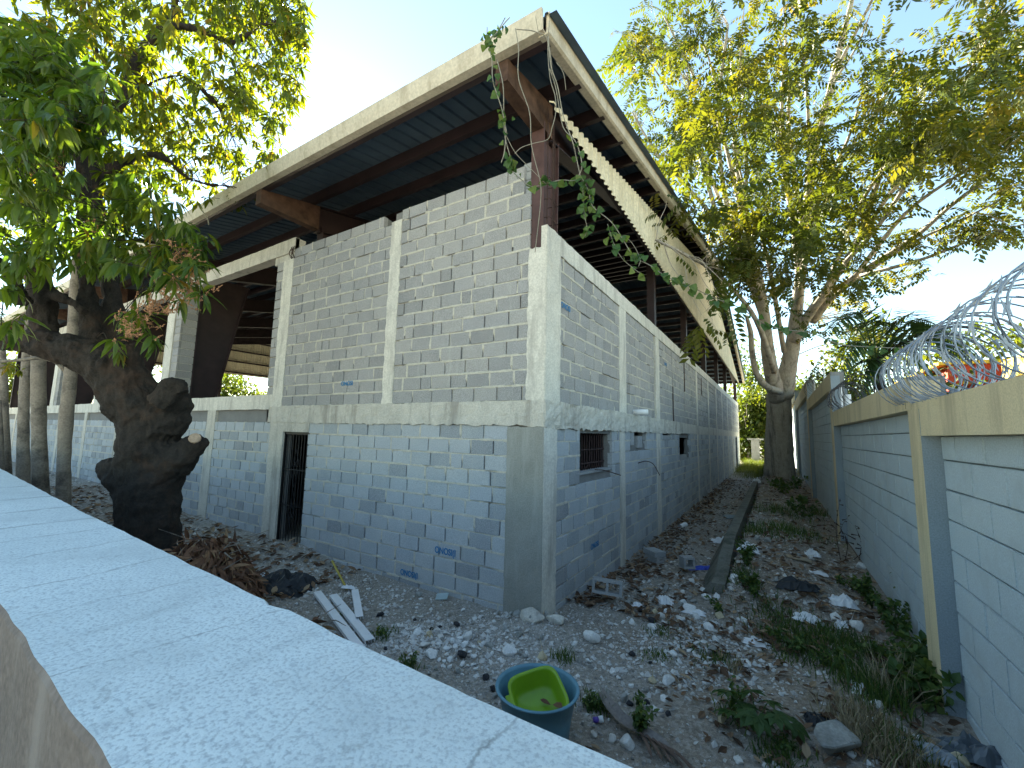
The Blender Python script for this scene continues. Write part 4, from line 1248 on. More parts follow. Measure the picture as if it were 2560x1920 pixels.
scatter_pebbles('white_rubble', 3600, reg_heap_ok, 0.018, 0.085, [(0, (0.35, 0.34, 0.32)), (0.3, (0.55, 0.54, 0.52)), (1, (0.74, 0.74, 0.72))], 'small white limestone rubble in loose heaps')
def reg_left():
    x = -5 - 16 * R.random() ** 1.3
    return (x, R.uniform(-3.2, -0.05))
scatter_pebbles('left_rubble', 5000, reg_left, 0.015, 0.12, PS, 'rubble crumbs along the low wall behind the old tree')

# ------------------------------------------------------------------ leaves
def leaf_template(n=3, wmax=0.16, droop=0.35, fold=0.25):
    """unit-length leaf along +x: rows of (left, mid, right)"""
    V = [(0, 0, 0)]
    for i in range(1, n + 1):
        t = i / (n + 1)
        w_ = wmax * math.sin(math.pi * t ** 0.85) ** 0.9
        z = -droop * t * t
        V += [(t, w_, z + fold * w_), (t, 0, z), (t, -w_, z + fold * w_)]
    V.append((1, 0, -droop))
    T = [(0, 2, 1), (0, 3, 2)]
    Q = []
    for i in range(n - 1):
        b_ = 1 + 3 * i
        Q += [(b_, b_ + 1, b_ + 4, b_ + 3), (b_ + 1, b_ + 2, b_ + 5, b_ + 4)]
    b_ = 1 + 3 * (n - 1)
    e = len(V) - 1
    T += [(b_, b_ + 1, e), (b_ + 1, b_ + 2, e)]
    T += [(q[0], q[1], q[2]) for q in Q] + [(q[0], q[2], q[3]) for q in Q]
    return np.array(V), np.array(T)


def leaves_np(tmpl, pos, dirs, ups, lens, rnd):
    """instance a leaf template into one array"""
    V0, T0 = tmpl
    pos, dirs, ups = (np.asarray(a, float) for a in (pos, dirs, ups))
    lens = np.asarray(lens, float)
    d = dirs / (np.linalg.norm(dirs, axis=1)[:, None] + 1e-9)
    s_ = np.cross(ups, d); s_ /= np.linalg.norm(s_, axis=1)[:, None] + 1e-9
    u_ = np.cross(d, s_)
    V = pos[:, None, :] + lens[:, None, None] * (V0[None, :, 0:1] * d[:, None, :] + V0[None, :, 1:2] * s_[:, None, :] + V0[None, :, 2:3] * u_[:, None, :])
    n, k = len(pos), len(V0)
    T = (T0[None] + (np.arange(n) * k)[:, None, None]).reshape(-1, 3)
    return V.reshape(-1, 3), T, np.repeat(rnd, k)


MANGO = leaf_template(3, 0.125, 0.38, 0.3)
MANGO_S = leaf_template(2, 0.13, 0.30, 0.2)
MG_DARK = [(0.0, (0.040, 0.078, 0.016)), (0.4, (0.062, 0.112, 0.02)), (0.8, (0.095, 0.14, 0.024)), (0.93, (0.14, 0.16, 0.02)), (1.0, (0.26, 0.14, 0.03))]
MG_LITE = [(0.0, (0.055, 0.09, 0.012)), (0.5, (0.095, 0.13, 0.016)), (0.85, (0.14, 0.15, 0.02)), (0.94, (0.20, 0.15, 0.03)), (1.0, (0.26, 0.13, 0.05))]  # upper leaves: sunlight put into the colour, yellower and brighter than the lower
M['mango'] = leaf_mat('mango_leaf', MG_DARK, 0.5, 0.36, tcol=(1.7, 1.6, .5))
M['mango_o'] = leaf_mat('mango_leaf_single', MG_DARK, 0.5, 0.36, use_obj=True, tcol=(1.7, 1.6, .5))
M['mango_lit'] = leaf_mat('mango_leaf_sunlit', MG_LITE, 0.55, 0.42, tcol=(1.7, 1.5, .4))
M['dry'] = leaf_mat('dry_leaf', [(0, (0.08, 0.042, 0.026)), (0.5, (0.19, 0.095, 0.055)), (0.8, (0.27, 0.15, 0.085)), (1, (0.36, 0.25, 0.14))], 0.15, 0.75, tcol=(1, .8, .5))
M['litter'] = leaf_mat('leaf_litter', [(0, (0.06, 0.036, 0.022)), (0.5, (0.15, 0.088, 0.052)), (0.8, (0.25, 0.165, 0.10)), (1, (0.36, 0.27, 0.17))], 0.12, 0.8, tcol=(1, .8, .5))
M['pinn'] = leaf_mat('pinnate_leaf', [(0.0, (0.045, 0.07, 0.018)), (0.45, (0.075, 0.10, 0.022)), (0.8, (0.115, 0.12, 0.022)), (0.95, (0.17, 0.15, 0.03)), (1.0, (0.26, 0.17, 0.03))], 0.48, 0.45)
M['bgl'] = leaf_mat('far_leaf', [(0.0, (0.04, 0.07, 0.015)), (0.5, (0.075, 0.11, 0.02)), (1.0, (0.14, 0.16, 0.03))], 0.5, 0.5)
M['vine'] = leaf_mat('vine_leaf', [(0.0, (0.045, 0.10, 0.035)), (0.6, (0.075, 0.15, 0.05)), (1.0, (0.15, 0.20, 0.05))], 0.45, 0.5, use_obj=True, tcol=(1.2, 1.2, .4))
M['weed'] = leaf_mat('weed_leaf', [(0.0, (0.04, 0.085, 0.025)), (0.6, (0.075, 0.135, 0.035)), (1.0, (0.14, 0.18, 0.04))], 0.35, 0.5)
M['palm'] = leaf_mat('palm_leaf', [(0.0, (0.03, 0.07, 0.03)), (1.0, (0.07, 0.13, 0.05))], 0.35, 0.4)
M['straw'] = plain('dry_straw', (0.34, 0.28, 0.17), 0.8)
M['bark_m'] = rough_mat('dark_mango_bark', (0.014, 0.013, 0.012), (0.042, 0.035, 0.029), 7, 40, 0.95, 1.0, 0.03, stain=(0.06, 0.036, 0.024))
M['bark_p'] = rough_mat('pale_bark', (0.32, 0.285, 0.24), (0.48, 0.44, 0.38), 5, 30, 0.9, 0.8, 0.02, stain=(0.09, 0.08, 0.07), streak=True)
M['bark_b'] = rough_mat('grey_limb_bark', (0.30, 0.26, 0.21), (0.46, 0.41, 0.34), 4, 30, 0.9, 0.6, 0.015)
M['bark_t'] = rough_mat('thin_trunk_bark', (0.18, 0.15, 0.125), (0.30, 0.26, 0.21), 6, 30, 0.9, 0.6, 0.01, stain=(0.045, 0.04, 0.035))

def unit(a): return a / (np.linalg.norm(a) + 1e-9)

# ------------------------------------------------------------------ old mango tree
MT = empty('mango_tree', at(372, 1480, 6.1) * np.array([1, 1, 0]), 'old dark mango tree with gnarled stumpy trunk left of the doorway', 'tree')
def limb(mb, L, d0, d1=None, n=9, sub=5):
    """L: (u, v, half width px); depth goes d0 -> d1"""
    d1 = d0 if d1 is None else d1
    k = len(L)
    P = [at(u, v, d0 + (d1 - d0) * i / (k - 1)) for i, (u, v, h) in enumerate(L)]
    rr = [h * (d0 + (d1 - d0) * i / (k - 1)) / F_PX for i, (u, v, h) in enumerate(L)]
    S_ = spline(P, sub)
    r_ = np.interp(np.linspace(0, k - 1, len(S_)), np.arange(k), rr)
    mb.tube(S_, r_, n, jit=0.10)
    return S_
tm = MB()
limb(tm, [(368, 1560, 88), (368, 1440, 74), (370, 1330, 68), (372, 1240, 70), (372, 1150, 70), (370, 1090, 60), (362, 1030, 64), (345, 990, 64)], 6.1, n=14)
limb(tm, [(345, 1210, 50), (300, 1180, 40), (268, 1168, 24), (248, 1172, 14)], 6.0)
limb(tm, [(400, 1180, 60), (450, 1145, 44), (492, 1108, 24), (506, 1098, 18)], 6.1)
limb(tm, [(380, 1080, 60), (420, 1030, 52), (440, 1000, 40), (450, 975, 18)], 6.1)
limb(tm, [(395, 1010, 34), (425, 975, 30), (448, 962, 20), (456, 985, 18)], 5.85)
limb(tm, [(352, 1020, 70), (300, 950, 62), (250, 905, 50), (180, 880, 42), (110, 862, 36), (40, 850, 30), (-80, 845, 28)], 6.1, 5.6, n=12)
limb(tm, [(300, 940, 50), (320, 880, 30), (325, 900, 28)], 6.0)
LA = limb(tm, [(120, 885, 34), (108, 820, 30), (102, 740, 28), (98, 660, 27), (105, 590, 25), (120, 480, 22), (135, 380, 18), (140, 260, 14)], 5.9, 5.8)
LB = limb(tm, [(245, 900, 34), (232, 840, 26), (222, 760, 22), (215, 690, 20), (212, 600, 19), (208, 480, 17), (204, 360, 17), (200, 300, 14)], 6.0, 6.6)
LC = limb(tm, [(290, 905, 32), (285, 830, 22), (280, 750, 20), (268, 660, 22), (250, 560, 20), (236, 450, 17), (250, 330, 17), (320, 225, 15), (350, 140, 14), (410, 70, 12), (470, 68, 9), (530, 85, 8), (580, 108, 7), (650, 66, 5), (690, 56, 3)], 6.2, 8.2)
LD = limb(tm, [(345, 150, 11), (400, 85, 11), (430, 30, 9), (450, -40, 8)], 7.8, 8.2)
LE = limb(tm, [(215, 480, 14), (300, 410, 11), (400, 390, 9), (480, 450, 5), (600, 470, 3)], 6.8, 8.4, n=6)
LF = limb(tm, [(60, 760, 20), (30, 690, 18), (-20, 640, 16)], 5.6, 5.2)
LG = limb(tm, [(130, 735, 14), (190, 760, 11), (215, 780, 12)], 5.9, 5.9, n=6)
LH = limb(tm, [(120, 480, 12), (70, 400, 8), (20, 330, 6)], 5.9, 5.2, n=6)
LI = limb(tm, [(250, 330, 9), (230, 200, 8), (240, 100, 6), (200, 20, 4)], 7.0, 7.4, n=6)
LJ = limb(tm, [(330, 230, 7), (450, 190, 6), (540, 260, 5), (580, 340, 3)], 7.4, 8.8, n=5)
LK = limb(tm, [(240, 650, 10), (330, 600, 7), (430, 620, 5), (500, 640, 3)], 6.1, 5.3, n=6)
raw = tm.mesh('trunk')
tmp = bpy.data.objects.new('tmp', raw); C.objects.link(tmp)
md = tmp.modifiers.new('r', 'REMESH'); md.mode = 'VOXEL'; md.voxel_size = 0.026
ms_ = tmp.modifiers.new('s', 'SMOOTH'); ms_.factor = 0.5; ms_.iterations = 2
me = bpy.data.meshes.new_from_object(tmp.evaluated_get(bpy.context.evaluated_depsgraph_get()))
bpy.data.objects.remove(tmp)
co = np.zeros(len(me.vertices) * 3, np.float32); me.vertices.foreach_get('co', co); co = co.reshape(-1, 3)
no = np.zeros(len(me.vertices) * 3, np.float32); me.vertices.foreach_get('normal', no); no = no.reshape(-1, 3)
disp = np.array([noise.noise(Vector(c) * 3.2) * 0.045 + -abs(noise.noise(Vector((c[0] * 13, c[1] * 13, c[2] * 4)))) * 0.05 + noise.noise(Vector(c) * 7) * 0.03 - abs(noise.noise(Vector((c[0] * 34, c[1] * 34, c[2] * 16)))) * 0.018 for c in co])
me.vertices.foreach_set('co', (co + no * disp[:, None]).ravel()); me.update()
me.polygons.foreach_set('use_smooth', np.ones(len(me.polygons), bool))
me.materials.clear(); me.materials.append(M['bark_m'])
me.name = 'trunk'
link('trunk', me, MT)
ct = MB(); cpt = at(487, 1096, 5.82)
ct.tube([cpt, cpt + unit(CAM - cpt) * 0.02 + np.array([0, 0, .01])], [0.075, 0.07], 12)
ct.build('cut_face', plain('sawn_wood', (0.36, 0.26, 0.18), 0.9, var=0.3, scale=20), MT)

def rosettes(clumps, tmpl, L, per, fill, droop=0.55, jitter=0.25, lit=None):
    pos, dr, up, ln, rn = [], [], [], [], []
    stems = MB()
    for (u, v, d, rx, ry, dens) in clumps:
        n = int(dens * fill * rx * ry / 190)
        for _ in range(n):
            a, q = R.random() * 6.28, math.sqrt(R.random())
            dd = d + R.gauss(0, 0.09 * d * 0.5 + rx * d / F_PX * 0.35)
            c = at(u + rx * q * math.cos(a), v + ry * q * math.sin(a), max(2.2, dd))
            ax = unit(np.array([R.gauss(0, 1), R.gauss(0, 1), R.gauss(0.1, 0.5)]))
            tone = R.random()
            k = R.randint(*per)
            for j in range(k):
                th = j * 2.4 + R.random()
                s1 = unit(np.cross(ax, [0.3, 0.2, 1])); s2 = np.cross(ax, s1)
                dv = ax * R.uniform(0.0, 0.6) + (s1 * math.cos(th) + s2 * math.sin(th)) + np.array([0, 0, -droop * R.uniform(.6, 1.6)])
                pos.append(c + unit(dv) * L * 0.06 + ax * R.uniform(-0.06, 0.06) * L * 4); dr.append(dv)
                up.append(np.array([R.gauss(0, jitter), R.gauss(0, jitter), 1.0]))
                ln.append(L * R.uniform(0.7, 1.2)); rn.append(min(1, max(0, tone * 0.75 + R.random() * 0.25)))
            if R.random() < 0.5:
                stems.tube([c - ax * L * R.uniform(0.5, 1.6) + np.array([0, 0, R.uniform(-.05, .1)]), c + ax * 0.02], 0.004 * d / 6, 4, cap=False)
    return pos, dr, up, ln, rn, stems
dark = [(40, 120, 5.3, 100, 70, 1.1), (130, 150, 5.6, 110, 60, 1), (60, 220, 4.9, 120, 90, 1.15), (190, 240, 5.2, 110, 90, 1), (50, 330, 4.8, 110, 90, 1.1), (230, 300, 5.5, 80, 60, .7), (150, 370, 5.3, 120, 70, .6),
        (60, 470, 4.9, 100, 70, .9), (190, 500, 5.3, 80, 60, .55), (330, 480, 5.3, 90, 60, .8), (400, 520, 5.2, 60, 50, .7), (330, 560, 5.4, 100, 50, .6), (60, 590, 5.0, 90, 60, .7), (170, 590, 5.2, 70, 50, .4), (110, 640, 5.0, 70, 50, .5), (20, 680, 4.8, 40, 60, .5), (300, 640, 5.4, 90, 50, .6),
        (440, 610, 5.0, 70, 55, .75), (500, 610, 4.9, 28, 45, .9), (400, 690, 5.0, 70, 40, .5), (330, 800, 5.2, 40, 36, .9), (370, 850, 5.3, 35, 20, .6), (300, 860, 5.3, 25, 26, .8), (480, 740, 5.0, 36, 50, .5), (500, 640, 5.0, 30, 30, .5), (20, 790, 4.9, 30, 40, .5)]
lite = [(180, 40, 7.2, 100, 60, .65), (330, 50, 7.8, 120, 70, .6), (480, 40, 8.2, 110, 60, .65), (620, 40, 8.4, 110, 60, .7), (720, 40, 8.5, 60, 60, .75), (740, 110, 8.4, 40, 60, .6), (280, 150, 7.6, 100, 80, .5), (420, 170, 8.0, 110, 70, .4), (560, 170, 8.4, 110, 60, .4), (680, 150, 8.5, 70, 60, .45), (720, 230, 8.6, 40, 40, .5),
        (340, 270, 7.8, 90, 60, .5), (450, 290, 8.2, 100, 60, .35), (590, 240, 8.6, 80, 50, .45), (610, 250, 8.0, 28, 30, 1.2), (650, 300, 8.8, 80, 60, .35), (690, 260, 8.6, 50, 60, .4), (550, 330, 8.8, 90, 50, .32), (420, 350, 8.3, 80, 50, .5), (330, 360, 7.9, 70, 60, .5), (500, 400, 8.8, 100, 45, .32), (620, 400, 9.2, 80, 40, .3), (680, 370, 9.2, 40, 30, .25), (400, 430, 8.4, 80, 50, .4), (480, 470, 8.6, 60, 40, .3), (260, 420, 7.8, 80, 70, .45), (90, 440, 7.0, 80, 60, .4), (570, 470, 9.2, 60, 25, .3),
        (745, 60, 8.6, 40, 60, .5), (735, 170, 8.7, 40, 50, .4), (560, 90, 8.3, 120, 50, .3), (650, 420, 9.4, 90, 40, .35), (560, 420, 9.2, 90, 50, .35), (600, 500, 9.5, 60, 30, .3), (700, 330, 9.2, 40, 40, .3), (480, 340, 8.8, 110, 60, .25), (400, 250, 8.2, 110, 80, .3), (300, 480, 7.9, 60, 60, .35), (90, 60, 6.4, 60, 40, .5), (120, 330, 7.2, 120, 50, .4), (270, 560, 7.5, 60, 60, .25), (20, 750, 8.0, 60, 60, .25), (20, 560, 7.2, 40, 60, .3), (-60, 300, 6, 60, 160, .6), (100, -50, 7, 120, 40, .5), (300, -50, 8, 260, 40, .5), (620, -40, 8.4, 150, 40, .6)]
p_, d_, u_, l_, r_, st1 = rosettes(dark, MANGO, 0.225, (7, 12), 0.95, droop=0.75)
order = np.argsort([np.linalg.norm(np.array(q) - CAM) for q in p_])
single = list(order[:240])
tmpl_me = np_mesh('leaf', MANGO[0], MANGO[1], M['mango_o'])
for i in single:
    o = link('leaf', tmpl_me, MT)
    dv = Vector(unit(np.array(d_[i]))); uu = Vector(u_[i]); sv = uu.cross(dv).normalized(); uv = dv.cross(sv)
    o.matrix_basis = Matrix.Translation(Vector(p_[i])) @ Matrix((dv, sv, uv)).transposed().to_4x4() @ Matrix.Diagonal((l_[i],) * 3 + (1,))
keep = order[240:]
V, T, rn = leaves_np(MANGO, np.array(p_)[keep], np.array(d_)[keep], np.array(u_)[keep], np.array(l_)[keep], np.array(r_)[keep])
tag(link('crown', np_mesh('crown', V, T, M['mango'], rn), MT), kind='stuff')
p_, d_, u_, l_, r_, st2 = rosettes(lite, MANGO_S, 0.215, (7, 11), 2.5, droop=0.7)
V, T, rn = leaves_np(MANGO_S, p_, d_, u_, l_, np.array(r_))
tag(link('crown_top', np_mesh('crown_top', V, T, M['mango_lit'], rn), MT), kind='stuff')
def twigs(anchors, clumps, n, mb, r0=0.012, wig=0.12):
    A_ = np.concatenate(anchors)
    for (u, v, d, rx, ry, dens) in clumps:
        for _ in range(max(1, int(n * dens))):
            a, q = R.random() * 6.28, math.sqrt(R.random())
            e = at(u + rx * q * math.cos(a), v + ry * q * math.sin(a), d + R.gauss(0, 0.25))
            s0 = A_[np.argmin(np.linalg.norm(A_ - e, axis=1) + rng.uniform(0, 0.8, len(A_)))]
            L_ = np.linalg.norm(e - s0)
            m1 = s0 * .65 + e * .35 + rng.normal(0, wig * L_ * .5, 3) + np.array([0, 0, .1 * L_]); m2 = s0 * .3 + e * .7 + rng.normal(0, wig * L_ * .5, 3) + np.array([0, 0, .06 * L_])
            P = spline([s0, m1, m2, e], 4)
            mb.tube(P, np.linspace(r0 * (0.4 + 0.35 * L_), r0 * 0.25, len(P)), 4, cap=False)
tw = MB()
twigs([LA, LB, LC, LD, LE, LI, LJ], lite, 14, tw, 0.010)
twigs([LA, LB, LC, LF, LK, LH], dark, 4, tw, 0.011)
tw.add(np.concatenate(st1.v), np.concatenate(st1.q)); tw.add(np.concatenate(st2.v), np.concatenate(st2.q))
tag(tw.build('twigs', M['bark_m'], MT), kind='stuff')
# dry flower panicles among the lower leaves
fl = MB()
for (u, v, d, n) in ((455, 640, 4.8, 26), (470, 680, 4.8, 24), (420, 720, 4.8, 26), (390, 780, 4.9, 24), (325, 830, 5.0, 30), (350, 790, 5.0, 20), (440, 760, 4.85, 22), (480, 710, 4.8, 20), (230, 560, 5.2, 10), (130, 430, 5.0, 8), (320, 540, 5.2, 10), (220, 640, 5.3, 10)):
    for _ in range(n):
        b0 = at(u + R.gauss(0, 20), v + R.gauss(0, 16), d + R.gauss(0, .12))
        ax = unit(np.array([R.gauss(0.3, .7), R.gauss(0, .7), R.gauss(.5, .5)]))
        ln = R.uniform(.07, .15)
        fl.tube([b0, b0 + ax * ln], 0.003, 3, cap=False)
        for q in range(9):
            t_ = R.uniform(.2, 1); c = b0 + ax * ln * t_
            e = c + unit(rng.normal(0, 1, 3)) * 0.035 * (1.1 - t_)
            fl.tube([c, e], [0.004, 0.0075], 3)
tag(fl.build('flower_panicles', plain('dry_flower', (0.36, 0.19, 0.10), 0.9, var=0.4, scale=30), MT), kind='stuff')

# ------------------------------------------------------------------ slim trunks left of the mango
thin_lab = ['slim pale trunk nearest the gnarled mango, with a dark knot low down', 'thicker slim trunk second from the mango', 'slim trunk third from the mango beside the low wall', 'slim trunk near the left picture edge', 'thin trunk cut by the left picture edge']
for i, (L, d) in enumerate((([(150, 1420, 17), (158, 1255, 15), (160, 1150, 13), (166, 1040, 14), (174, 960, 13), (180, 860, 11), (186, 720, 9), (196, 600, 8)], 9.0), ([(106, 1420, 19), (102, 1240, 17), (98, 1100, 14), (96, 980, 14), (96, 880, 14), (90, 780, 12), (84, 650, 10)], 9.6),
                            ([(58, 1400, 14), (58, 1220, 13), (58, 1100, 11), (60, 1000, 10), (66, 900, 9), (74, 800, 8), (78, 700, 6)], 10.4), ([(18, 1380, 11), (16, 1200, 10), (12, 1050, 8), (8, 920, 7), (0, 800, 6)], 11), ([(-4, 1380, 10), (0, 1180, 8), (-6, 1000, 7)], 10.6))):
    root = empty('slim_tree', at(L[0][0], L[0][1], d), thin_lab[i], 'tree')
    mb = MB(); S_ = limb(mb, L, d, n=9, sub=5)
    if i == 0: limb(mb, [(166, 930, 6), (140, 905, 5), (100, 895, 5), (50, 900, 4), (-30, 905, 3)], d, d - .6, 6, 4)
    tr = mb.build('trunk', M['bark_t'], root, smooth=True)
    if i < 3:
        p_, d_, u_, l_, r_, st = rosettes([(L[-1][0] + 10, L[-1][1], d, 60, 50, .4), (L[-1][0] - 40, L[-1][1] + 240, d - .3, 40, 50, .35)], MANGO_S, 0.2, (6, 10), 1.0)
        if p_:
            V, T, rn = leaves_np(MANGO_S, p_, d_, u_, l_, np.array(r_)); tag(link('crown', np_mesh('crown', V, T, M['mango_lit'], rn), root), kind='stuff')

# ------------------------------------------------------------------ tall pinnate tree at the end of the path
PT = empty('tall_tree', (2.8, 20.5, 0), 'tall pale barked tree with feathery leaves at the far end of the path', 'tree')
tm = MB()
limb(tm, [(1962, 1225, 40), (1958, 1190, 28), (1955, 1150, 26), (1950, 1080, 27), (1948, 1020, 27), (1946, 985, 28)], 20.5, n=12)
limb(tm, [(1925, 1190, 14), (1928, 1120, 15), (1932, 1040, 14), (1935, 960, 12)], 20.8)
B1 = limb(tm, [(1944, 995, 22), (1930, 940, 17), (1920, 880, 15), (1912, 800, 13), (1900, 720, 12), (1880, 640, 11), (1868, 560, 9), (1850, 460, 7), (1835, 330, 5)], 20.3, 15)
B2 = limb(tm, [(1955, 990, 24), (1968, 930, 20), (1980, 870, 17), (1990, 790, 14), (2000, 700, 12), (2012, 600, 11), (2022, 500, 11), (2030, 400, 10), (2055, 300, 9), (2075, 230, 8), (2100, 120, 7), (2130, 0, 5), (2145, -80, 4)], 20.3, 14)
B3 = limb(tm, [(1985, 850, 14), (2020, 790, 11), (2060, 735, 10), (2110, 660, 8), (2150, 590, 7), (2190, 470, 6), (2230, 350, 5)], 19, 14)
B4 = limb(tm, [(2030, 800, 13), (2070, 750, 11), (2130, 700, 9), (2200, 650, 7), (2290, 590, 6), (2370, 520, 5), (2450, 460, 4)], 18.6, 12.5)
B5 = limb(tm, [(1950, 980, 9), (1915, 965, 8), (1890, 930, 7), (1880, 880, 7), (1876, 830, 6), (1866, 790, 4)], 19.6, 18, n=7)
B6 = limb(tm, [(1905, 740, 9), (1850, 650, 8), (1800, 560, 6), (1770, 460, 5), (1740, 330, 4), (1720, 200, 3)], 17.5, 13.5, n=7)
B7 = limb(tm, [(1895, 690, 8), (1830, 560, 7), (1800, 400, 5), (1800, 230, 4), (1820, 60, 3)], 17, 13.5, n=7)
B8 = limb(tm, [(2050, 300, 6), (2090, 180, 5), (2150, 60, 4), (2200, -40, 3)], 15, 13, n=6)
B9 = limb(tm, [(2110, 660, 6), (2200, 560, 5), (2290, 420, 5), (2370, 290, 4), (2440, 150, 3), (2500, 40, 2)], 15, 11.5, n=6)
B10 = limb(tm, [(1800, 560, 5), (1720, 470, 4), (1640, 380, 3), (1580, 280, 2)], 14, 13, n=6)
B11 = limb(tm, [(1935, 930, 8), (1890, 800, 6), (1800, 690, 5), (1720, 640, 4), (1640, 600, 3)], 19, 8.5, n=6)
B12 = limb(tm, [(2000, 700, 9), (1985, 560, 7), (1960, 420, 6), (1955, 260, 4), (1965, 100, 3)], 18, 14.5, n=6)
B13 = limb(tm, [(2150, 690, 5), (2300, 650, 4), (2430, 600, 3), (2560, 560, 2)], 15, 11, n=6)
tm.build('trunk', M['bark_p'], PT, smooth=True)

PINN = []
def pinnate(seed):
    """one feather leaf: rachis plus pairs of drooping leaflets, unit length"""
    rr = random.Random(seed)
    t0 = leaf_template(1, 0.21, 0.15, 0.1)
    V, T = [], []
    k = 0
    for i in range(6):
        t_ = 0.2 + 0.8 * i / 5
        for sgn in (-1, 1):
            c = np.array([t_, 0, -0.28 * t_ * t_])
            d = np.array([0.45, sgn * 0.8, -0.45 + rr.uniform(-.2, .2)])
            d /= np.linalg.norm(d)
            s_ = np.cross([0, 0, 1], d); s_ /= np.linalg.norm(s_); u_ = np.cross(d, s_)
            ll = 0.36 * rr.uniform(.8, 1.1)
            V.append(c + ll * (t0[0][:, 0:1] * d + t0[0][:, 1:2] * s_ + t0[0][:, 2:3] * u_)); T.append(t0[1] + k); k += len(t0[0])
    return np.concatenate(V), np.concatenate(T)
PINN = [pinnate(i) for i in range(3)]
pclumps = [(1640, 70, 13.5, 110, 80, .55), (1590, 190, 13.5, 70, 100, .45), (1660, 330, 13, 110, 100, .6), (1590, 300, 13.2, 60, 80, .5), (1690, 440, 13, 90, 80, .5), (1780, 150, 13.5, 110, 110, .75), (1820, 330, 13, 120, 110, .75), (1810, 545, 12.5, 120, 90, .5), (1830, 650, 12, 60, 50, .35),
           (1960, 90, 14.5, 110, 90, .6), (1900, 200, 14, 90, 90, .75), (2000, 270, 14, 110, 100, .9), (1980, 440, 13, 130, 100, 1.0), (1950, 590, 13, 120, 90, .8), (1920, 700, 12.5, 90, 60, .7), (2040, 690, 13, 70, 60, .8), (2130, 560, 14, 130, 80, .8), (2200, 430, 13.5, 110, 90, .95), (2240, 220, 13, 110, 110, .75), (2320, 330, 12.5, 130, 100, .85), (2410, 130, 12.5, 110, 110, .7), (2450, 300, 12, 130, 110, .8), (2530, 180, 11.5, 70, 120, .6), (2520, 430, 12, 80, 70, .65), (2330, 540, 13.5, 120, 60, .6), (2480, 570, 12, 90, 50, .55), (2180, 690, 15, 110, 40, .5),
           (1650, 515, 8.8, 40, 40, .16), (1770, 800, 9.5, 45, 45, .22), (1830, 760, 10, 45, 45, .2), (1690, 640, 8.6, 60, 30, .06), (1800, 720, 9.5, 40, 40, .15), (2080, 60, 14, 80, 70, .35), (2540, 40, 10.5, 50, 60, .7), (2300, 660, 13, 60, 40, .3), (2080, 780, 19, 120, 60, .5), (2150, 860, 20, 80, 50, .4), (1850, 620, 15, 100, 80, .7), (1900, -80, 14, 350, 60, .4), (2400, -80, 12, 250, 60, .4)]
pos, dr, ln, rn = [], [], [], []
for (u, v, d, rx, ry, dens) in pclumps:
    n = int(dens * rx * ry / 47 * (d / 13) ** 0.5)
    sub = [(R.random() * 6.28, math.sqrt(R.random()), R.gauss(0, 1), R.random()) for _ in range(max(4, n // 6))]
    for _ in range(n):
        a, q, g, tone = R.choice(sub)
        dd = max(5, d + g * (0.075 * d + rx * d / F_PX * 0.4))
        c = at(u + rx * q * math.cos(a), v + ry * q * math.sin(a), dd) + rng.normal(0, 0.16, 3)
        pos.append(c); dr.append([R.gauss(0, 1), R.gauss(0, 1), R.gauss(-0.25, .45)]); ln.append(R.uniform(.40, .66)); rn.append(min(1, max(0, tone * .6 + R.random() * .4)))
pos, dr, ln, rn = np.array(pos), np.array(dr), np.array(ln), np.array(rn)
upv = np.tile([0, 0, 1.0], (len(pos), 1)) + rng.normal(0, .2, (len(pos), 3))
VV, TT, RR, k = [], [], [], 0
for i in range(3):
    s_ = slice(i, None, 3)
    V, T, r_ = leaves_np(PINN[i], pos[s_], dr[s_], upv[s_], ln[s_], rn[s_])
    VV.append(V); TT.append(T + k); RR.append(r_); k += len(V)
tag(link('crown', np_mesh('crown', np.concatenate(VV), np.concatenate(TT), M['pinn'], np.concatenate(RR)), PT), kind='stuff')
tw = MB()
twigs([B1, B2, B3, B4, B6, B7, B8, B9, B10, B11, B12, B13], pclumps, 12, tw, 0.014, 0.08)
fan = MB()
for (u0, v0, d0, u1, v1, d1, h) in ((1915, 820, 19, 1600, 120, 13.5, 6), (1900, 720, 18, 1660, 40, 13.5, 6), (1880, 640, 16.5, 1720, 20, 13.5, 5), (1868, 560, 16, 1860, 20, 13.8, 5), (2012, 600, 17, 1930, 40, 14, 6), (2022, 500, 16, 2000, 30, 14, 5), (2030, 400, 15, 2180, 20, 13.5, 5), (1995, 760, 18, 2160, 220, 13.5, 7),
                                     (2000, 700, 18, 2260, 120, 13, 6), (2060, 735, 17, 2340, 220, 12.5, 6), (2110, 660, 16, 2440, 260, 12, 6), (2130, 700, 16, 2540, 330, 11.8, 6), (2070, 750, 17, 2560, 470, 12, 5), (1960, 880, 19.5, 1830, 360, 13.5, 6), (1990, 790, 18.5, 2080, 380, 14, 6), (1905, 740, 18, 1570, 330, 13.2, 4)):
    mu, mv = u0 + (u1 - u0) * .35 + R.uniform(-15, 15), v0 + (v1 - v0) * .45
    limb(fan, [(u0, v0, h), (mu, mv, h * .75), (u0 + (u1 - u0) * .7 + R.uniform(-20, 20), v0 + (v1 - v0) * .75, h * .5), (u1, v1, h * .25)], d0 - .3, d1 - .5, n=6)
fan.build('limbs', M['bark_b'], PT, smooth=True)
tag(tw.build('twigs', M['bark_b'], PT), kind='stuff')
print('fronds', len(pos))

# ------------------------------------------------------------------ street behind the parapet, added out of view to bounce sunlight onto the walls
st_ = MB(); st_.add([(-60, -5.2, 0.72), (60, -5.2, 0.72), (60, -34, 0.72), (-60, -34, 0.72)], [(0, 3, 2, 1)])
tag(st_.build('bounce_street', rough_mat('bounce_street_concrete', (0.50, 0.49, 0.46), (0.60, 0.59, 0.55), 1, 30)), kind='structure')

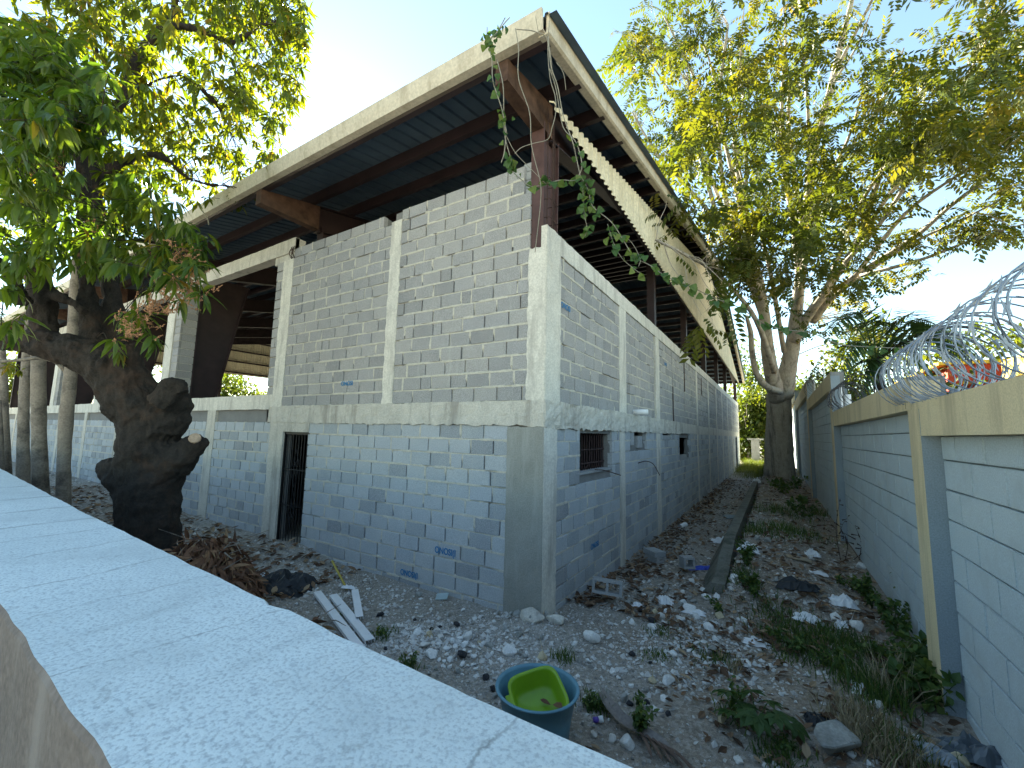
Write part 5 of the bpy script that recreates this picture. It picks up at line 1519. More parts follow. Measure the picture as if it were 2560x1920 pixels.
# ------------------------------------------------------------------ tubs
def lathe(mb, prof, n=40, sq=0.0):
    V = []
    for r_, z in prof:
        for j in range(n):
            t_ = 2 * math.pi * j / n
            c_, s_ = math.cos(t_), math.sin(t_)
            k = 1.0 if not sq else (abs(c_) ** sq + abs(s_) ** sq) ** (-1.0 / sq)
            V.append((r_ * k * c_, r_ * k * s_, z))
    m_ = len(prof)
    Q = [(i * n + j, i * n + (j + 1) % n, (i + 1) * n + (j + 1) % n, (i + 1) * n + j) for i in range(m_ - 1) for j in range(n)]
    V.append((0, 0, prof[-1][1])); V.append((0, 0, prof[0][1]))
    T = [(len(V) - 2, (m_ - 1) * n + j, (m_ - 1) * n + (j + 1) % n) for j in range(n)] + [(len(V) - 1, (j + 1) % n, j) for j in range(n)]
    mb.add(V, Q, T)
tc = np.array([0.88, -1.735, 0.0]); tc[2] = gz(tc[0], tc[1]) - 0.01
tub = empty('wash_tub', tc, 'round teal plastic wash tub behind the parapet holding a smaller green basin', 'tub')
tb = MB(); H_ = 0.27 - tc[2]
lathe(tb, [(0.225, 0.0), (0.235, 0.01), (0.262, H_ * .5), (0.300, H_ - 0.012), (0.318, H_ - 0.014), (0.321, H_ - 0.004), (0.314, H_), (0.298, H_ - 0.002), (0.290, H_ - 0.02), (0.252, H_ * .5), (0.222, 0.03), (0.0, 0.028)][:-1])
bo = link('bowl', tb.mesh('bowl', M['teal'], True)); bo.parent = tub
gb = MB()
lathe(gb, [(0.135, 0.0), (0.15, 0.006), (0.165, 0.05), (0.185, 0.165), (0.200, 0.170), (0.202, 0.178), (0.198, 0.184), (0.183, 0.180), (0.176, 0.165), (0.158, 0.05), (0.135, 0.014)], 44, 4.5)
basin = empty('green_basin', tc + np.array([0.0, 0.035, 0.175]), 'lime green square plastic basin tilted inside the teal tub with dead leaves in it', 'basin')
_n = Vector((0.10, -0.34, 0.90)).normalized(); basin.rotation_euler = (_n.to_track_quat('Z', 'Y') @ Euler((0, 0, 0.55)).to_quaternion()).to_euler(); basin.scale = (1.02, 1.02, 0.95)
bo = link('bowl', gb.mesh('bowl', M['green'], True)); bo.parent = basin
hb = MB(); hb.box(-0.235, -0.185, -0.06, 0.06, 0.168, 0.182); bo = link('handle', hb.mesh('handle', M['green'])); bo.parent = basin
DL = [np_mesh('dead_leaf', *leaf_template(3, 0.2, R.uniform(-.3, .3), 0.35), M['dry'], np.full(11, R.random())) for _ in range(4)]
def dead_leaf(p, s_, label, group=None, parent=None, rot=None):
    o = link('dead_leaf', R.choice(DL)); o.location = p; o.scale = (s_,) * 3
    o.rotation_euler = rot or (R.uniform(-.5, .5), R.uniform(-.5, .5), R.uniform(0, 6.28))
    tag(o, label, 'leaf', group)
BM = Matrix.Translation(basin.location) @ basin.rotation_euler.to_matrix().to_4x4() @ Matrix.Diagonal((1.02, 1.02, 0.95, 1))
for i in range(6): dead_leaf(BM @ Vector((R.uniform(0.0, .12), R.uniform(-.10, .06), 0.022 + 0.008 * i)), R.uniform(.09, .14), f'curled brown leaf lying in the green basin, {("lowest", "second lowest", "third lowest", "third topmost", "second topmost", "topmost")[i]} of the little heap', 'dead leaves in the green basin', rot=(0.4 + R.uniform(-.2, .2), R.uniform(-.2, .2), R.uniform(-.5, .5)))
bl = MB(); pr = [(0.042 * math.sin(t_), -0.042 * math.cos(t_)) for t_ in np.linspace(0.1, 3.04, 10)]; lathe(bl, pr, 16)
o = bl.build('ball', plain('yellow_ball', (0.62, 0.50, 0.04), 0.5), smooth=True); o.location = G(1405, 1822, 0.035); tag(o, 'small yellow ball beside the teal tub at the parapet', 'ball')
bt = empty('bottle', G(1497, 1808, 0.025), 'small purple and white bottle lying right of the teal tub', 'bottle', None, 0.6)
q = MB(); q.tube([(0, 0, 0), (0.035, 0, 0.006)], 0.024, 12); o = link('body', q.mesh('body', M['pvc'], True)); o.parent = bt
q = MB(); q.tube([(-0.045, 0, 0.0), (-0.002, 0, 0)], 0.020, 12); o = link('cap', q.mesh('cap', plain('purple_cap', (0.10, 0.06, 0.36), .4), True)); o.parent = bt

# ------------------------------------------------------------------ loose concrete blocks, tiles, planks, pipe
def hollow_block(p, rot, label, half=False, holes=2, size=(0.40, 0.19, 0.19)):
    L_, W_, H2 = size
    if half: L_, holes = 0.2, 1
    mb = MB(); t_ = 0.036
    xs = np.linspace(-L_ / 2, L_ / 2, holes + 1)
    mb.box(-L_ / 2, L_ / 2, -W_ / 2, -W_ / 2 + t_, 0, H2); mb.box(-L_ / 2, L_ / 2, W_ / 2 - t_, W_ / 2, 0, H2)
    for i, x in enumerate(xs):
        a = x if i == 0 else (x - t_ if i == holes else x - t_ / 2)
        mb.box(a, a + t_, -W_ / 2 + t_ + 0.0005, W_ / 2 - t_ - 0.0005, 0.002, H2 - 0.002)
    o = mb.build('hollow_block', M['cmu']); o.location = p; o.rotation_euler = rot
    return tag(o, label, 'concrete block')
hollow_block(G(1518, 1500, 0.19), (math.radians(78), math.radians(4), math.radians(18)), 'hollow concrete block lying on its side showing two square holes near the corner')
hollow_block(G(1636, 1402, 0.0), (0, 0, math.radians(62)), 'lower half block of the small pair beside the gable wall', half=True, size=(.2, .3, .11))
b2 = MB(); b2.box(-0.13, 0.13, -0.16, 0.16, 0, 0.09); o = b2.build('solid_block', M['cmu']); o.location = G(1636, 1402, 0.113); o.rotation_euler = (0.04, 0.03, math.radians(55)); tag(o, 'solid block stacked on the half block beside the gable wall', 'concrete block')
hollow_block(G(1712, 1425, 0.16), (math.radians(88), 0, math.radians(36)), 'half concrete block with one hole beside the blue plastic sheet', half=True)
def slab(p, sx, sy, sz, rot, name, mat, label, cat):
    mb = MB(); mb.box(-sx / 2, sx / 2, -sy / 2, sy / 2, 0, sz); o = mb.build(name, mat); o.location = p; o.rotation_euler = rot; return tag(o, label, cat)
slab(G(1830, 1296, .03), .42, .34, .03, (0.1, -0.05, .4), 'floor_tile', plain('slate_tile', (0.17, 0.22, 0.24), .6), 'dark grey tile lying flat on the leaf strewn path', 'tile')
slab(G(1105, 1498, .03), .16, .13, .012, (0.25, -0.1, .5), 'floor_tile', plain('pale_tile', (0.36, 0.45, 0.46), .35), 'pale greenish tile leaning at the foot of the front wall', 'tile')
slab(G(642, 1452, .05), .19, .15, .012, (0.65, -0.1, .2), 'floor_tile', plain('glass_tile', (0.44, 0.53, 0.58), .3), 'pale blue tile shard propped left of the black tarp', 'tile')
slab(G(625, 1432, .03), .17, .10, .012, (0.1, -0.1, .6), 'floor_tile', M['pvc'], 'white tile shard beside the dry leaf pile', 'tile')
slab(G(1995, 1400, .02), .32, .16, .02, (0.05, .1, .25), 'cardboard', plain('cardboard', (0.34, 0.28, 0.2), .9), 'flat tan cardboard scrap on the earth between weeds', 'cardboard')
def plank(p0, p1, wd, lab, lift):
    a = G(*p0, lift[0]); b_ = G(*p1, lift[1])
    d = unit(b_ - a); s_ = unit(np.cross([0, 0, 1], d)); u_ = np.cross(d, s_)
    root = empty('pvc_profile', a, lab, 'plank')
    def prism(name, x0, x1, z0, z1, l0=0.0, l1=None):
        l1 = np.linalg.norm(b_ - a) if l1 is None else l1
        V = [a + d * l + s_ * x + u_ * z for l in (l0, l1) for x in (x0, x1) for z in (z0, z1)]
        q = MB(); q.add(V, [(0, 1, 3, 2), (4, 6, 7, 5), (0, 4, 5, 1), (2, 3, 7, 6), (0, 2, 6, 4), (1, 5, 7, 3)])
        q.build(name, M['pvc'], root)
    prism('face', -wd / 2, wd / 2, 0.03, 0.034)
    prism('side', -wd / 2, -wd / 2 + 0.004, 0.0, 0.0297); prism('side', wd / 2 - 0.004, wd / 2, 0.0, 0.0297)
    prism('web', -0.012, -0.009, 0.0, 0.0297, 0.004); prism('web', 0.012, 0.015, 0.0, 0.0297, 0.004)
plank((792, 1490), (905, 1640), 0.095, 'left white plastic window profile lying toward the parapet', (0.03, 0.02))
plank((832, 1498), (925, 1612), 0.10, 'middle white plastic window profile under the short one', (0.03, 0.02))
plank((886, 1494), (898, 1562), 0.085, 'short white plastic window profile lying on top of the others', (0.075, 0.06))
rd_ = MB(); rd_.tube([G(829, 1422, .12), G(867, 1478, .03)], 0.016, 8); tag(rd_.build('stick', plain('yellow_stick', (0.42, 0.33, 0.06), .7)), 'yellow bamboo stick lying by the black tarp', 'stick')
rd_ = MB(); rd_.tube([G(1700, 1322, .05), G(1714, 1316, .05)], 0.06, 14, cap=False); rd_.tube([G(1714, 1316, .05), G(1700, 1322, .05)], 0.052, 14, cap=False)
tag(rd_.build('pipe_offcut', M['pvc']), 'short white pipe offcut on the path by the gable wall', 'pipe')

def crumple(name, p, sx, sy, h, mat, label, cat, seed, rot=0.0, n=12, group=None):
    V = []
    for j in range(n + 1):
        for i in range(n + 1):
            a, b_ = i / n - .5, j / n - .5
            e = max(0, 1 - (2 * a) ** 2) * max(0, 1 - (2 * b_) ** 2)
            nz = noise.noise(Vector((a * 5 + seed, b_ * 5, seed))) + .6 * noise.noise(Vector((a * 13, b_ * 13 + seed, 2)))
            V.append((a * sx * (1 + .3 * noise.noise(Vector((b_ * 6, seed, a * 3)))), b_ * sy * (1 + .3 * noise.noise(Vector((a * 6, seed, 7)))), h * (e ** .5) * (0.55 + .7 * nz) + 0.004))
    Q = [(j * (n + 1) + i, j * (n + 1) + i + 1, (j + 1) * (n + 1) + i + 1, (j + 1) * (n + 1) + i) for j in range(n) for i in range(n)]
    o = link(name, np_mesh(name, V, np.array(Q), mat)); o.location = p; o.rotation_euler = (R.uniform(-.1, .1), R.uniform(-.1, .1), rot)
    return tag(o, label, cat, group)
M['bag'] = plain('white_film', (0.72, 0.73, 0.74), 0.4, 0, .4, .08)
M['tarp'] = plain('black_tarp', (0.018, 0.022, 0.026), 0.6, 0, .4, .4, 10, .5)
crumple('plastic_bag', G(2105, 1512, .0), .30, .22, .16, M['bag'], 'crumpled white bag among the weeds by the wall, the largest one', 'bag', 1)
crumple('plastic_bag', G(2020, 1550, .0), .28, .2, .09, M['bag'], 'flattened white sheet with holes left of the weeds', 'bag', 2)
crumple('plastic_bag', G(2105, 1568, .0), .13, .16, .10, M['bag'], 'small folded white scrap below the largest bag', 'bag', 3)
crumple('plastic_bag', G(1895, 1612, .0), .26, .16, .06, M['bag'], 'torn white wrapper under thin weeds in the middle of the lot', 'bag', 4)
crumple('plastic_bag', G(1803, 1356, .0), .42, .26, .14, M['bag'], 'white bag lying on the path past the blue sheet', 'bag', 5)
crumple('plastic_bag', G(1893, 1222, .28), .34, .30, .26, M['bag'], 'white bag standing on the far end of the kerb', 'bag', 6)
crumple('plastic_bag', G(1662, 1506, .0), .24, .22, .12, M['bag'], 'crumpled white bag in the middle of the white rubble', 'bag', 7)
crumple('plastic_bag', G(1735, 1532, .0), .28, .14, .06, M['bag'], 'white wrapper lying right of the grey stub in the rubble', 'bag', 8)
crumple('plastic_bag', G(1595, 1515, .0), .16, .12, .06, M['bag'], 'white and red wrapper left of the rubble heap', 'bag', 9)
crumple('plastic_bag', G(2030, 1390, .0), .24, .18, .13, M['bag'], 'white bag on the brown earth near the kerb', 'bag', 10)
crumple('plastic_bag', G(2045, 1435, .0), .22, .12, .07, M['bag'], 'white scrap behind the black plastic heap', 'bag', 11)
crumple('plastic_bag', G(1870, 1385, .05), .3, .26, .16, M['bag'], 'white bag tangled in the shrub on the kerb end', 'bag', 12)
crumple('plastic_bag', G(2152, 1725, .0), .14, .18, .07, M['bag'], 'white paper scrap above the big grey rock', 'bag', 13)
crumple('plastic_bag', G(870, 1478, .04), .20, .07, .05, M['bag'], 'torn white strip under the front wall by the stick', 'bag', 14, .5)
crumple('plastic_sheet', G(1762, 1421, .0), .62, .22, .05, plain('blue_film', (0.02, 0.06, 0.42), .4), 'bright blue plastic sheet on the path', 'sheet', 15, .5)
crumple('plastic_heap', G(1992, 1470, .0), .46, .32, .16, M['tarp'], 'black plastic heap on the brown earth bank', 'heap', 16)
crumple('tarp', G(715, 1462, -.02), 1.0, .75, .22, M['tarp'], 'black tarp lump beside the dry leaf pile', 'tarp', 17, .3, 20)
crumple('plastic_heap', G(2045, 1805, .0), .18, .16, .08, M['tarp'], 'small black plastic scrap behind the big grey rock', 'heap', 18)
crumple('plastic_bag', G(2310, 1895, .02), .34, .2, .10, plain('grey_film', (0.25, 0.28, 0.31), .3), 'grey striped plastic wrapper at the foot of the wall', 'bag', 19)
crumple('plastic_bag', G(2440, 1900, .02), .34, .22, .14, plain('dark_film', (0.09, 0.11, 0.13), .25), 'dark shiny plastic by the wall at the bottom edge', 'bag', 20)
stone(2395, 1910, 60, 't', 'cream stone between the plastic scraps at the bottom edge')

# dry palm sheath
sh = MB()
sp = spline([G(1500, 1745, .05), G(1525, 1790, .06), G(1560, 1825, .05), G(1600, 1850, .05), G(1650, 1880, .05), G(1700, 1925, .03)], 6)
V, n = [], len(sp)
for i, p in enumerate(sp):
    d = unit(np.gradient(sp, axis=0)[i]); s_ = unit(np.cross(d, [0, 0, 1])); w_ = 0.055 * math.sin(math.pi * min(1, (i + 2) / n)) ** .6 + 0.006
    for k in (-1, -.5, 0, .5, 1): V.append(p + s_ * w_ * k + np.array([0, 0, 0.03 * abs(k) ** 1.5]))
Q = [(i * 5 + k, i * 5 + k + 1, (i + 1) * 5 + k + 1, (i + 1) * 5 + k) for i in range(n - 1) for k in range(4)]
sh.add(V, Q)
tag(sh.build('palm_sheath', rough_mat('grey_sheath', (0.16, 0.14, 0.125), (0.26, 0.23, 0.21), 8, 40, .8), smooth=True), 'dry grey palm sheath curving along the gravel toward the bottom edge', 'palm sheath')
sh = MB()
for i in range(5):
    a = G(1600 + 16 * i, 1848 + 9 * i, .05); b_ = G(1630 + 26 * i, 1905 + 8 * i, .03)
    sh.tube(spline([a, (a + b_) / 2 + np.array([0, 0, .02]), b_], 4), [0.012] * 8 + [0.004], 5)
tag(sh.build('dry_strips', rough_mat('brown_strip', (0.12, 0.075, 0.055), (0.20, 0.14, 0.11), 8, 40, .8)), 'split brown strips under the palm sheath', 'palm strips')

# ------------------------------------------------------------------ dry leaf pile
def pile(cu, cv, d, rx, ry, rz_, n, label, L=.2):
    c = at(cu, cv, d); c[2] = gz(c[0], c[1])
    root = empty('leaf_pile', c, label, 'leaf pile')
    pos, dr, up, ln, rn = [], [], [], [], []
    for _ in range(n):
        a, q = R.random() * 6.28, math.sqrt(R.random())
        x, y = q * math.cos(a), q * math.sin(a)
        h = rz_ * (1 - q * q) ** .6 * R.uniform(.75, 1.05)
        p = c + np.array([x * rx, y * ry, h + 0.04])
        out = np.array([x / rx, y / ry, 0]) * 0.5
        pos.append(p); dr.append(out + rng.normal(0, .55, 3) + np.array([0, 0, -.75])); up.append(rng.normal(0, .6, 3) + np.array([x, y, .6])); ln.append(L * R.uniform(.6, 1.15)); rn.append(R.random())
    V, T, r_ = leaves_np(MANGO, pos, dr, up, ln, np.array(rn))
    tag(link('dry_leaves', np_mesh('dry_leaves', V, T, M['dry'], r_), root), kind='stuff')
    core = MB()
    th = np.linspace(0, 2 * math.pi, 15)[:-1]
    V = [c + np.array([math.cos(t_) * rx * k, math.sin(t_) * ry * k, -0.1 + rz_ * .9 * (1 - k * k) ** .6]) for k in (1, .8, .5, .15) for t_ in th]
    core.add(V, [(i * 14 + j, i * 14 + (j + 1) % 14, (i + 1) * 14 + (j + 1) % 14, (i + 1) * 14 + j) for i in range(3) for j in range(14)], [])
    core.build('core', rough_mat('pile_core', (0.03, 0.018, 0.012), (0.08, 0.045, 0.03), 12, 40), root)
    tm_ = MB()
    for _ in range(max(4, n // 40)):
        a = R.random() * 6.28
        s0 = c + np.array([math.cos(a) * rx * .7 * R.random(), math.sin(a) * ry * .7 * R.random(), rz_ * R.uniform(.4, .95)])
        e = s0 + np.array([R.gauss(0, .35), R.gauss(0, .3), R.uniform(-.05, .28)])
        tm_.tube(spline([s0, (s0 + e) / 2 + rng.normal(0, .05, 3), e], 4), np.linspace(.010, .003, 9), 5)
    tag(tm_.build('twigs', M['bark_t'], root), kind='stuff')
pile(500, 1455, 5.3, .80, .62, .80, 2200, 'big pile of dry brown mango leaves and twigs in front of the low wall')
pile(285, 1400, 5.4, .36, .3, .62, 340, 'small clump of dry yellow brown leaves left of the gnarled trunk')
pile(770, 1520, 4.4, .22, .2, .22, 130, 'tuft of dry brown leaves standing at the black tarp')

# leaf litter (stuff)
def litter(name, n, region, L, label, mat):
    pos, dr, up, ln, rn = [], [], [], [], []
    k = 0
    while k < n:
        q = region()
        if q is None: continue
        x, y = q
        pos.append((x, y, gz(x, y) + R.uniform(.008, .035))); a = R.random() * 6.28
        dr.append((math.cos(a), math.sin(a), R.gauss(0, .22))); up.append((R.gauss(0, .35), R.gauss(0, .35), 1)); ln.append(L * R.uniform(.5, 1.3)); rn.append(R.random()); k += 1
    V, T, r_ = leaves_np(leaf_template(2, .22, -.12, .4), pos, dr, up, ln, np.array(rn))
    tag(link(name, np_mesh(name, V, T, mat, r_)), label, None, None, 'stuff')
def reg_litter_path():
    y = 0.8 + 22 * R.random() ** 1.6
    x = abs(R.gauss(0.0, .35)) + .05 if R.random() < .35 else R.uniform(.05, 3.55)
    if 1.4 < x < 1.8: return None
    return (x, y) if x < 3.6 and (noise.noise(Vector((x * 1.2, y * .7, 9))) > -.15 or R.random() < .35) else None
litter('leaf_litter', 3300, reg_litter_path, .13, 'brown leaf litter along the path', M['litter'])
def reg_litter_mound():
    x, y = R.uniform(1.3, 3.6), R.uniform(-2.6, 4)
    return (x, y) if noise.noise(Vector((x * 1.1, y * 1.1, 3))) > -.05 else None
litter('leaf_litter', 1100, reg_litter_mound, .10, 'brown leaf litter over the earth by the boundary wall', M['litter'])
def reg_litter_left():
    x, y = -3.2 - 12 * R.random() ** 1.4, R.uniform(-3.4, -.1)
    return (x, y)
litter('leaf_litter', 1700, reg_litter_left, .15, 'brown leaf litter around the old tree', M['litter'])

# ------------------------------------------------------------------ grass and weeds
def grass(name, spots, label, mat=None):
    V, T, rn = [], [], []
    k = 0
    for (x, y, rad, n, h) in spots:
        for _ in range(n):
            gx, gy = x + R.gauss(0, rad * .6), y + R.gauss(0, rad * .6)
            if gx > 3.66 or (gx < .05 and gy > -.05): continue
            b_ = np.array([gx, gy, gz(gx, gy)]); a = R.random() * 6.28; hh = h * R.uniform(.4, 1.2); w_ = .004 + .002 * R.random()
            s_ = np.array([math.cos(a), math.sin(a), 0]); o_ = np.array([R.gauss(0, .4), R.gauss(0, .4), 0]) * hh
            V += [b_ - s_ * w_, b_ + s_ * w_, b_ + o_ * .4 + np.array([0, 0, hh * .6]) + s_ * w_ * .7, b_ + o_ * .4 + np.array([0, 0, hh * .6]) - s_ * w_ * .7, b_ + o_ + np.array([0, 0, hh])]
            T += [(k, k + 1, k + 2), (k, k + 2, k + 3), (k + 3, k + 2, k + 4)]; rn += [R.random()] * 5; k += 5
    tag(link(name, np_mesh(name, V, np.array(T), mat or M['weed'], rn)), label, None, None, 'stuff')
def gp_(u, v, r_, n, h):
    p = G(u, v); return (p[0], p[1], r_, n, h)
gs = [gp_(u, v, r_, n, h) for u, v, r_, n, h in ((1960, 1580, .3, 450, .10), (2060, 1600, .3, 450, .11), (2020, 1640, .3, 350, .10), (1930, 1530, .25, 250, .1), (1860, 1480, .2, 250, .13), (1780, 1650, .2, 200, .07), (1650, 1580, .15, 120, .06), (1640, 1640, .15, 120, .05), (960, 1590, .12, 130, .07), (1020, 1670, .1, 90, .08), (1490, 1770, .1, 160, .1), (1330, 1530, .1, 70, .06), (1410, 1650, .1, 80, .12),
                                               (1900, 1330, .5, 400, .16), (1980, 1330, .5, 400, .18), (1950, 1280, .6, 350, .2), (2060, 1290, .5, 300, .22), (2140, 1700, .2, 260, .2), (2200, 1760, .2, 260, .22), (1950, 1890, .15, 200, .09), (1840, 1790, .12, 140, .1), (2260, 1880, .2, 260, .14), (860, 1540, .1, 60, .06), (2130, 1620, .25, 250, .14))]
grass('grass', gs, 'short green grass and low weeds between the rubble')
gd = [gp_(u, v, r_, n, h) for u, v, r_, n, h in ((2190, 1850, .22, 250, .16), (2140, 1800, .2, 200, .14), (2230, 1740, .15, 120, .35), (1835, 1680, .06, 26, .14), (2240, 1900, .2, 300, .14))]
grass('dry_grass', gd, 'straw coloured dry grass by the big grey rock', leaf_mat('straw_leaf', [(0, (.20, .16, .09)), (1, (.40, .34, .22))], .2, .8, tcol=(1, 1, 1)))
far = [(R.uniform(-1, 3.5), 24 + 20 * R.random(), 1.2, 420, .55) for _ in range(34)]
grass('tall_grass', far, 'tall grass beyond the end of the path', M['bgl'])

OV = leaf_template(2, .34, .2, .2)
def shrub(p, r_, h, n, L, label, tmpl=OV, mat=None, stems=6, group=None, name='weed', up=.3, spread=1.0):
    root = empty(name, p, label, 'weed', group)
    pos, dr, ups, ln, rn = [], [], [], [], []
    sm_ = MB()
    for s_ in range(stems):
        a = R.random() * 6.28
        tip = np.array(p) + np.array([math.cos(a) * r_ * R.uniform(.3, 1), math.sin(a) * r_ * R.uniform(.3, 1), h * R.uniform(.6, 1.05)])
        midp = (np.array(p) * .5 + tip * .5) + np.array([0, 0, h * .12]) + rng.normal(0, r_ * .12, 3)
        P = spline([np.array(p), midp, tip], 6)
        sm_.tube(P, np.linspace(.006, .002, len(P)), 4, cap=False)
        for _ in range(n // stems):
            i = R.randrange(3, len(P)); c = P[i]
            d = unit(rng.normal(0, 1, 3) + np.array([0, 0, up]))
            pos.append(c + d * L * .3); dr.append(d * spread + np.array([0, 0, -.2])); ups.append(rng.normal(0, .4, 3) + np.array([0, 0, 1])); ln.append(L * R.uniform(.6, 1.2)); rn.append(R.random())
    V, T, rr_ = leaves_np(tmpl, pos, dr, ups, ln, np.array(rn))
    tag(link('leaves', np_mesh('leaves', V, T, mat or M['weed'], rr_), root), kind='stuff')
    sm_.build('stems', M['weed'], root)
    return root
for u, v, r_, h, n, L, lab in ((2275, 1690, .26, .34, 360, .085, 'dense broad leaved weed at the foot of the nearest yellow pilaster'), (2300, 1760, .26, .30, 320, .09, 'lush green weed in front of the nearest wall panel'), (2240, 1590, .26, .34, 360, .06, 'leafy weed climbing at the second wall panel, left of the pilaster'),
                               (2180, 1520, .26, .34, 300, .055, 'yellowish green weed behind the largest white bag'), (2265, 1530, .16, .52, 170, .06, 'tall weed with pale leaves against the grey panel'), (2150, 1480, .3, .2, 160, .05, 'low weed at the wall base further back'),
                               (1868, 1440, .2, .34, 260, .06, 'green shrub on the near end of the kerb'), (1885, 1505, .2, .24, 240, .055, 'green weed clump left of the cardboard scrap'), (1800, 1530, .14, .14, 120, .05, 'low weed clump right of the white rubble'), (1610, 1842, .09, .2, 170, .05, 'bright green herb beside the dry palm sheath'),
                               (1600, 1772, .06, .1, 60, .035, 'small green seedling above the palm sheath'), (1478, 1778, .11, .12, 120, .03, 'fine leaved weed tuft right of the teal tub'), (1830, 1762, .12, .16, 120, .035, 'feathery weed left of the lobed green plant'), (1960, 1880, .12, .1, 120, .03, 'low feathery weed left of the big grey rock'),
                               (955, 1590, .1, .09, 70, .035, 'small weed in the gravel behind the parapet, left one'), (1025, 1665, .1, .1, 80, .035, 'small weed at the parapet edge left of the rubble heap'), (1990, 1620, .3, .12, 260, .045, 'low spreading weed patch under the white bags'), (2090, 1660, .3, .14, 240, .045, 'low dark weed patch beside the pilaster weeds'),
                               (2180, 1640, .25, .16, 200, .05, 'mid green weed patch between the bags and the wall'), (1960, 1235, .7, .6, 300, .12, 'dark shrub at the foot of the tall tree'), (2010, 1290, .5, .5, 220, .1, 'shrub on the bank in front of the tall tree'), (1880, 1270, .4, .3, 160, .09, 'weed clump beside the far kerb end')):
    shrub(G(u, v), r_, h, n, L, lab)
# thin dark stalks with curled leaves against the second panel
root = empty('stalk', G(2120, 1400), 'thin dark leafless stalks with curled leaves against the second wall panel', 'weed')
q = MB()
for i in range(6):
    a = G(2120 + R.uniform(-20, 60), 1400, 0); tip = a + np.array([R.uniform(-.3, .3), R.uniform(-.3, .5), R.uniform(.5, 1.1)])
    P = spline([a, (a + tip) / 2 + rng.normal(0, .08, 3), tip], 5); q.tube(P, np.linspace(.006, .002, len(P)), 4)
    for c in P[4::1]:
        e = c + rng.normal(0, .05, 3); q.tube([c, e], [.002, .012], 4)
q.build('stem', M['rebar'], root)
# castor-like lobed plant
LOB = []
cp = G(1895, 1838)
root = empty('lobed_plant', cp, 'dark green plant with large lobed palmate leaves on the gravel', 'plant')
def palmate(s_):
    V, T = [(0, 0, 0)], []
    t0, tt = leaf_template(2, .20, .28, .3); k = 1; V = []
    k = 0
    for i in range(7):
        a = math.radians(-120 + 40 * i); l_ = 1 - .09 * abs(i - 3)
        r_ = np.array([[math.cos(a), -math.sin(a), 0], [math.sin(a), math.cos(a), 0], [0, 0, 1]])
        V.append((t0 * l_ * np.array([1, 1.25, 1])) @ r_.T); T.append(tt + k); k += len(t0)
    return np.concatenate(V) * s_, np.concatenate(T)
PV, PTr = palmate(1)
pme = np_mesh('leaf', PV, PTr, M['weed'], np.full(len(PV), .2))
ps = MB()
for i in range(10):
    a = i * 2.4; rr_ = R.uniform(.08, .24); tip = cp + np.array([math.cos(a) * rr_, math.sin(a) * rr_ * .9, R.uniform(.12, .26)])
    ps.tube(spline([cp, (cp + tip) / 2 + np.array([0, 0, .05]), tip], 4), .004, 4)
    o = link('leaf', pme, root); o.matrix_basis = Matrix.Translation(Vector(tip)) @ Euler((R.uniform(-.3, .3), R.uniform(.0, .5), a)).to_matrix().to_4x4() @ Matrix.Scale(R.uniform(.12, .16), 4)
ps.build('stems', M['weed'], root)

# ------------------------------------------------------------------ vines from the roof corner
def heart(n=6):
    V = [(0, 0, 0)]
    for sgn in (1, -1):
        for i in range(1, n):
            t_ = i / n
            V.append((t_ * 1.05 - .18 * math.sin(math.pi * t_) * (1 - t_) * 1.6, sgn * .52 * math.sin(math.pi * t_ ** .62), .10 * math.sin(math.pi * t_) - .25 * t_ * t_))
    V.append((1, 0, -.25))
    mids = len(V)
    V.append((.35, 0, -.03)); V.append((.7, 0, -.12))
    e = mids - 1
    T = []
    for s_ in range(2):
        ids = [0] + [1 + s_ * (n - 1) + i for i in range(n - 1)] + [e]
        for i in range(len(ids) - 1):
            m_ = mids if (i + .5) / (len(ids) - 1) < .5 else mids + 1
            T.append((ids[i], ids[i + 1], m_) if s_ else (ids[i + 1], ids[i], m_))
        k = len(ids) // 2
        T.append((ids[k], mids + 1, mids) if s_ else (ids[k], mids, mids + 1))
    return np.array(V), np.array(T)
HV, HT_ = heart()
hme = np_mesh('leaf', HV, HT_, M['vine'])
VINE = empty('vine', (0.3, -1.02, 6.8), 'green climbing vine with heart shaped leaves hanging from the roof corner', 'vine')
def vstem(L, r_=.006, jit=.02):
    P = [at(u, v, d) + rng.normal(0, jit, 3) for u, v, d in L]
    S_ = spline(P, 6)
    q = MB(); q.tube(S_, np.full(len(S_), r_), 5); q.build('stem', M['vstem'], VINE, True)
    return S_
M['vstem'] = plain('vine_stem', (0.24, 0.23, 0.19), .8, 0, .3, .2, 20)
def vleaf(c, s_, dn=.5):
    o = link('leaf', hme, VINE)
    dv = Vector(unit(rng.normal(0, .55, 3) + np.array([0, 0, -dn * 1.6]) + unit(CAM - c) * .15)); uu = Vector(unit(unit(CAM - c) + rng.normal(0, .55, 3) + np.array([0, 0, .2])))
    sv = uu.cross(dv).normalized(); uv = dv.cross(sv)
    o.matrix_basis = Matrix.Translation(Vector(c)) @ Matrix((dv, sv, uv)).transposed().to_4x4() @ Matrix.Scale(s_, 4)
def vleaves(S_, n, s0, s1, a=0., b_=1.):
    for _ in range(n):
        i = int((a + (b_ - a) * R.random()) * (len(S_) - 1)); vleaf(S_[i] + rng.normal(0, .03, 3), R.uniform(s0, s1))
s1 = vstem([(1262, 50, 4.72), (1240, 90, 4.7), (1228, 110, 4.66), (1230, 150, 4.66), (1238, 210, 4.7), (1250, 270, 4.75), (1262, 320, 4.8)]); vleaves(s1, 34, .04, .075, .15, .95)
s1b = vstem([(1228, 110, 4.66), (1215, 95, 4.68), (1222, 70, 4.7)]); vleaves(s1b, 14, .035, .07)
vleaves(vstem([(1240, 90, 4.7), (1262, 62, 4.72), (1272, 40, 4.72)]), 5, .05, .09)
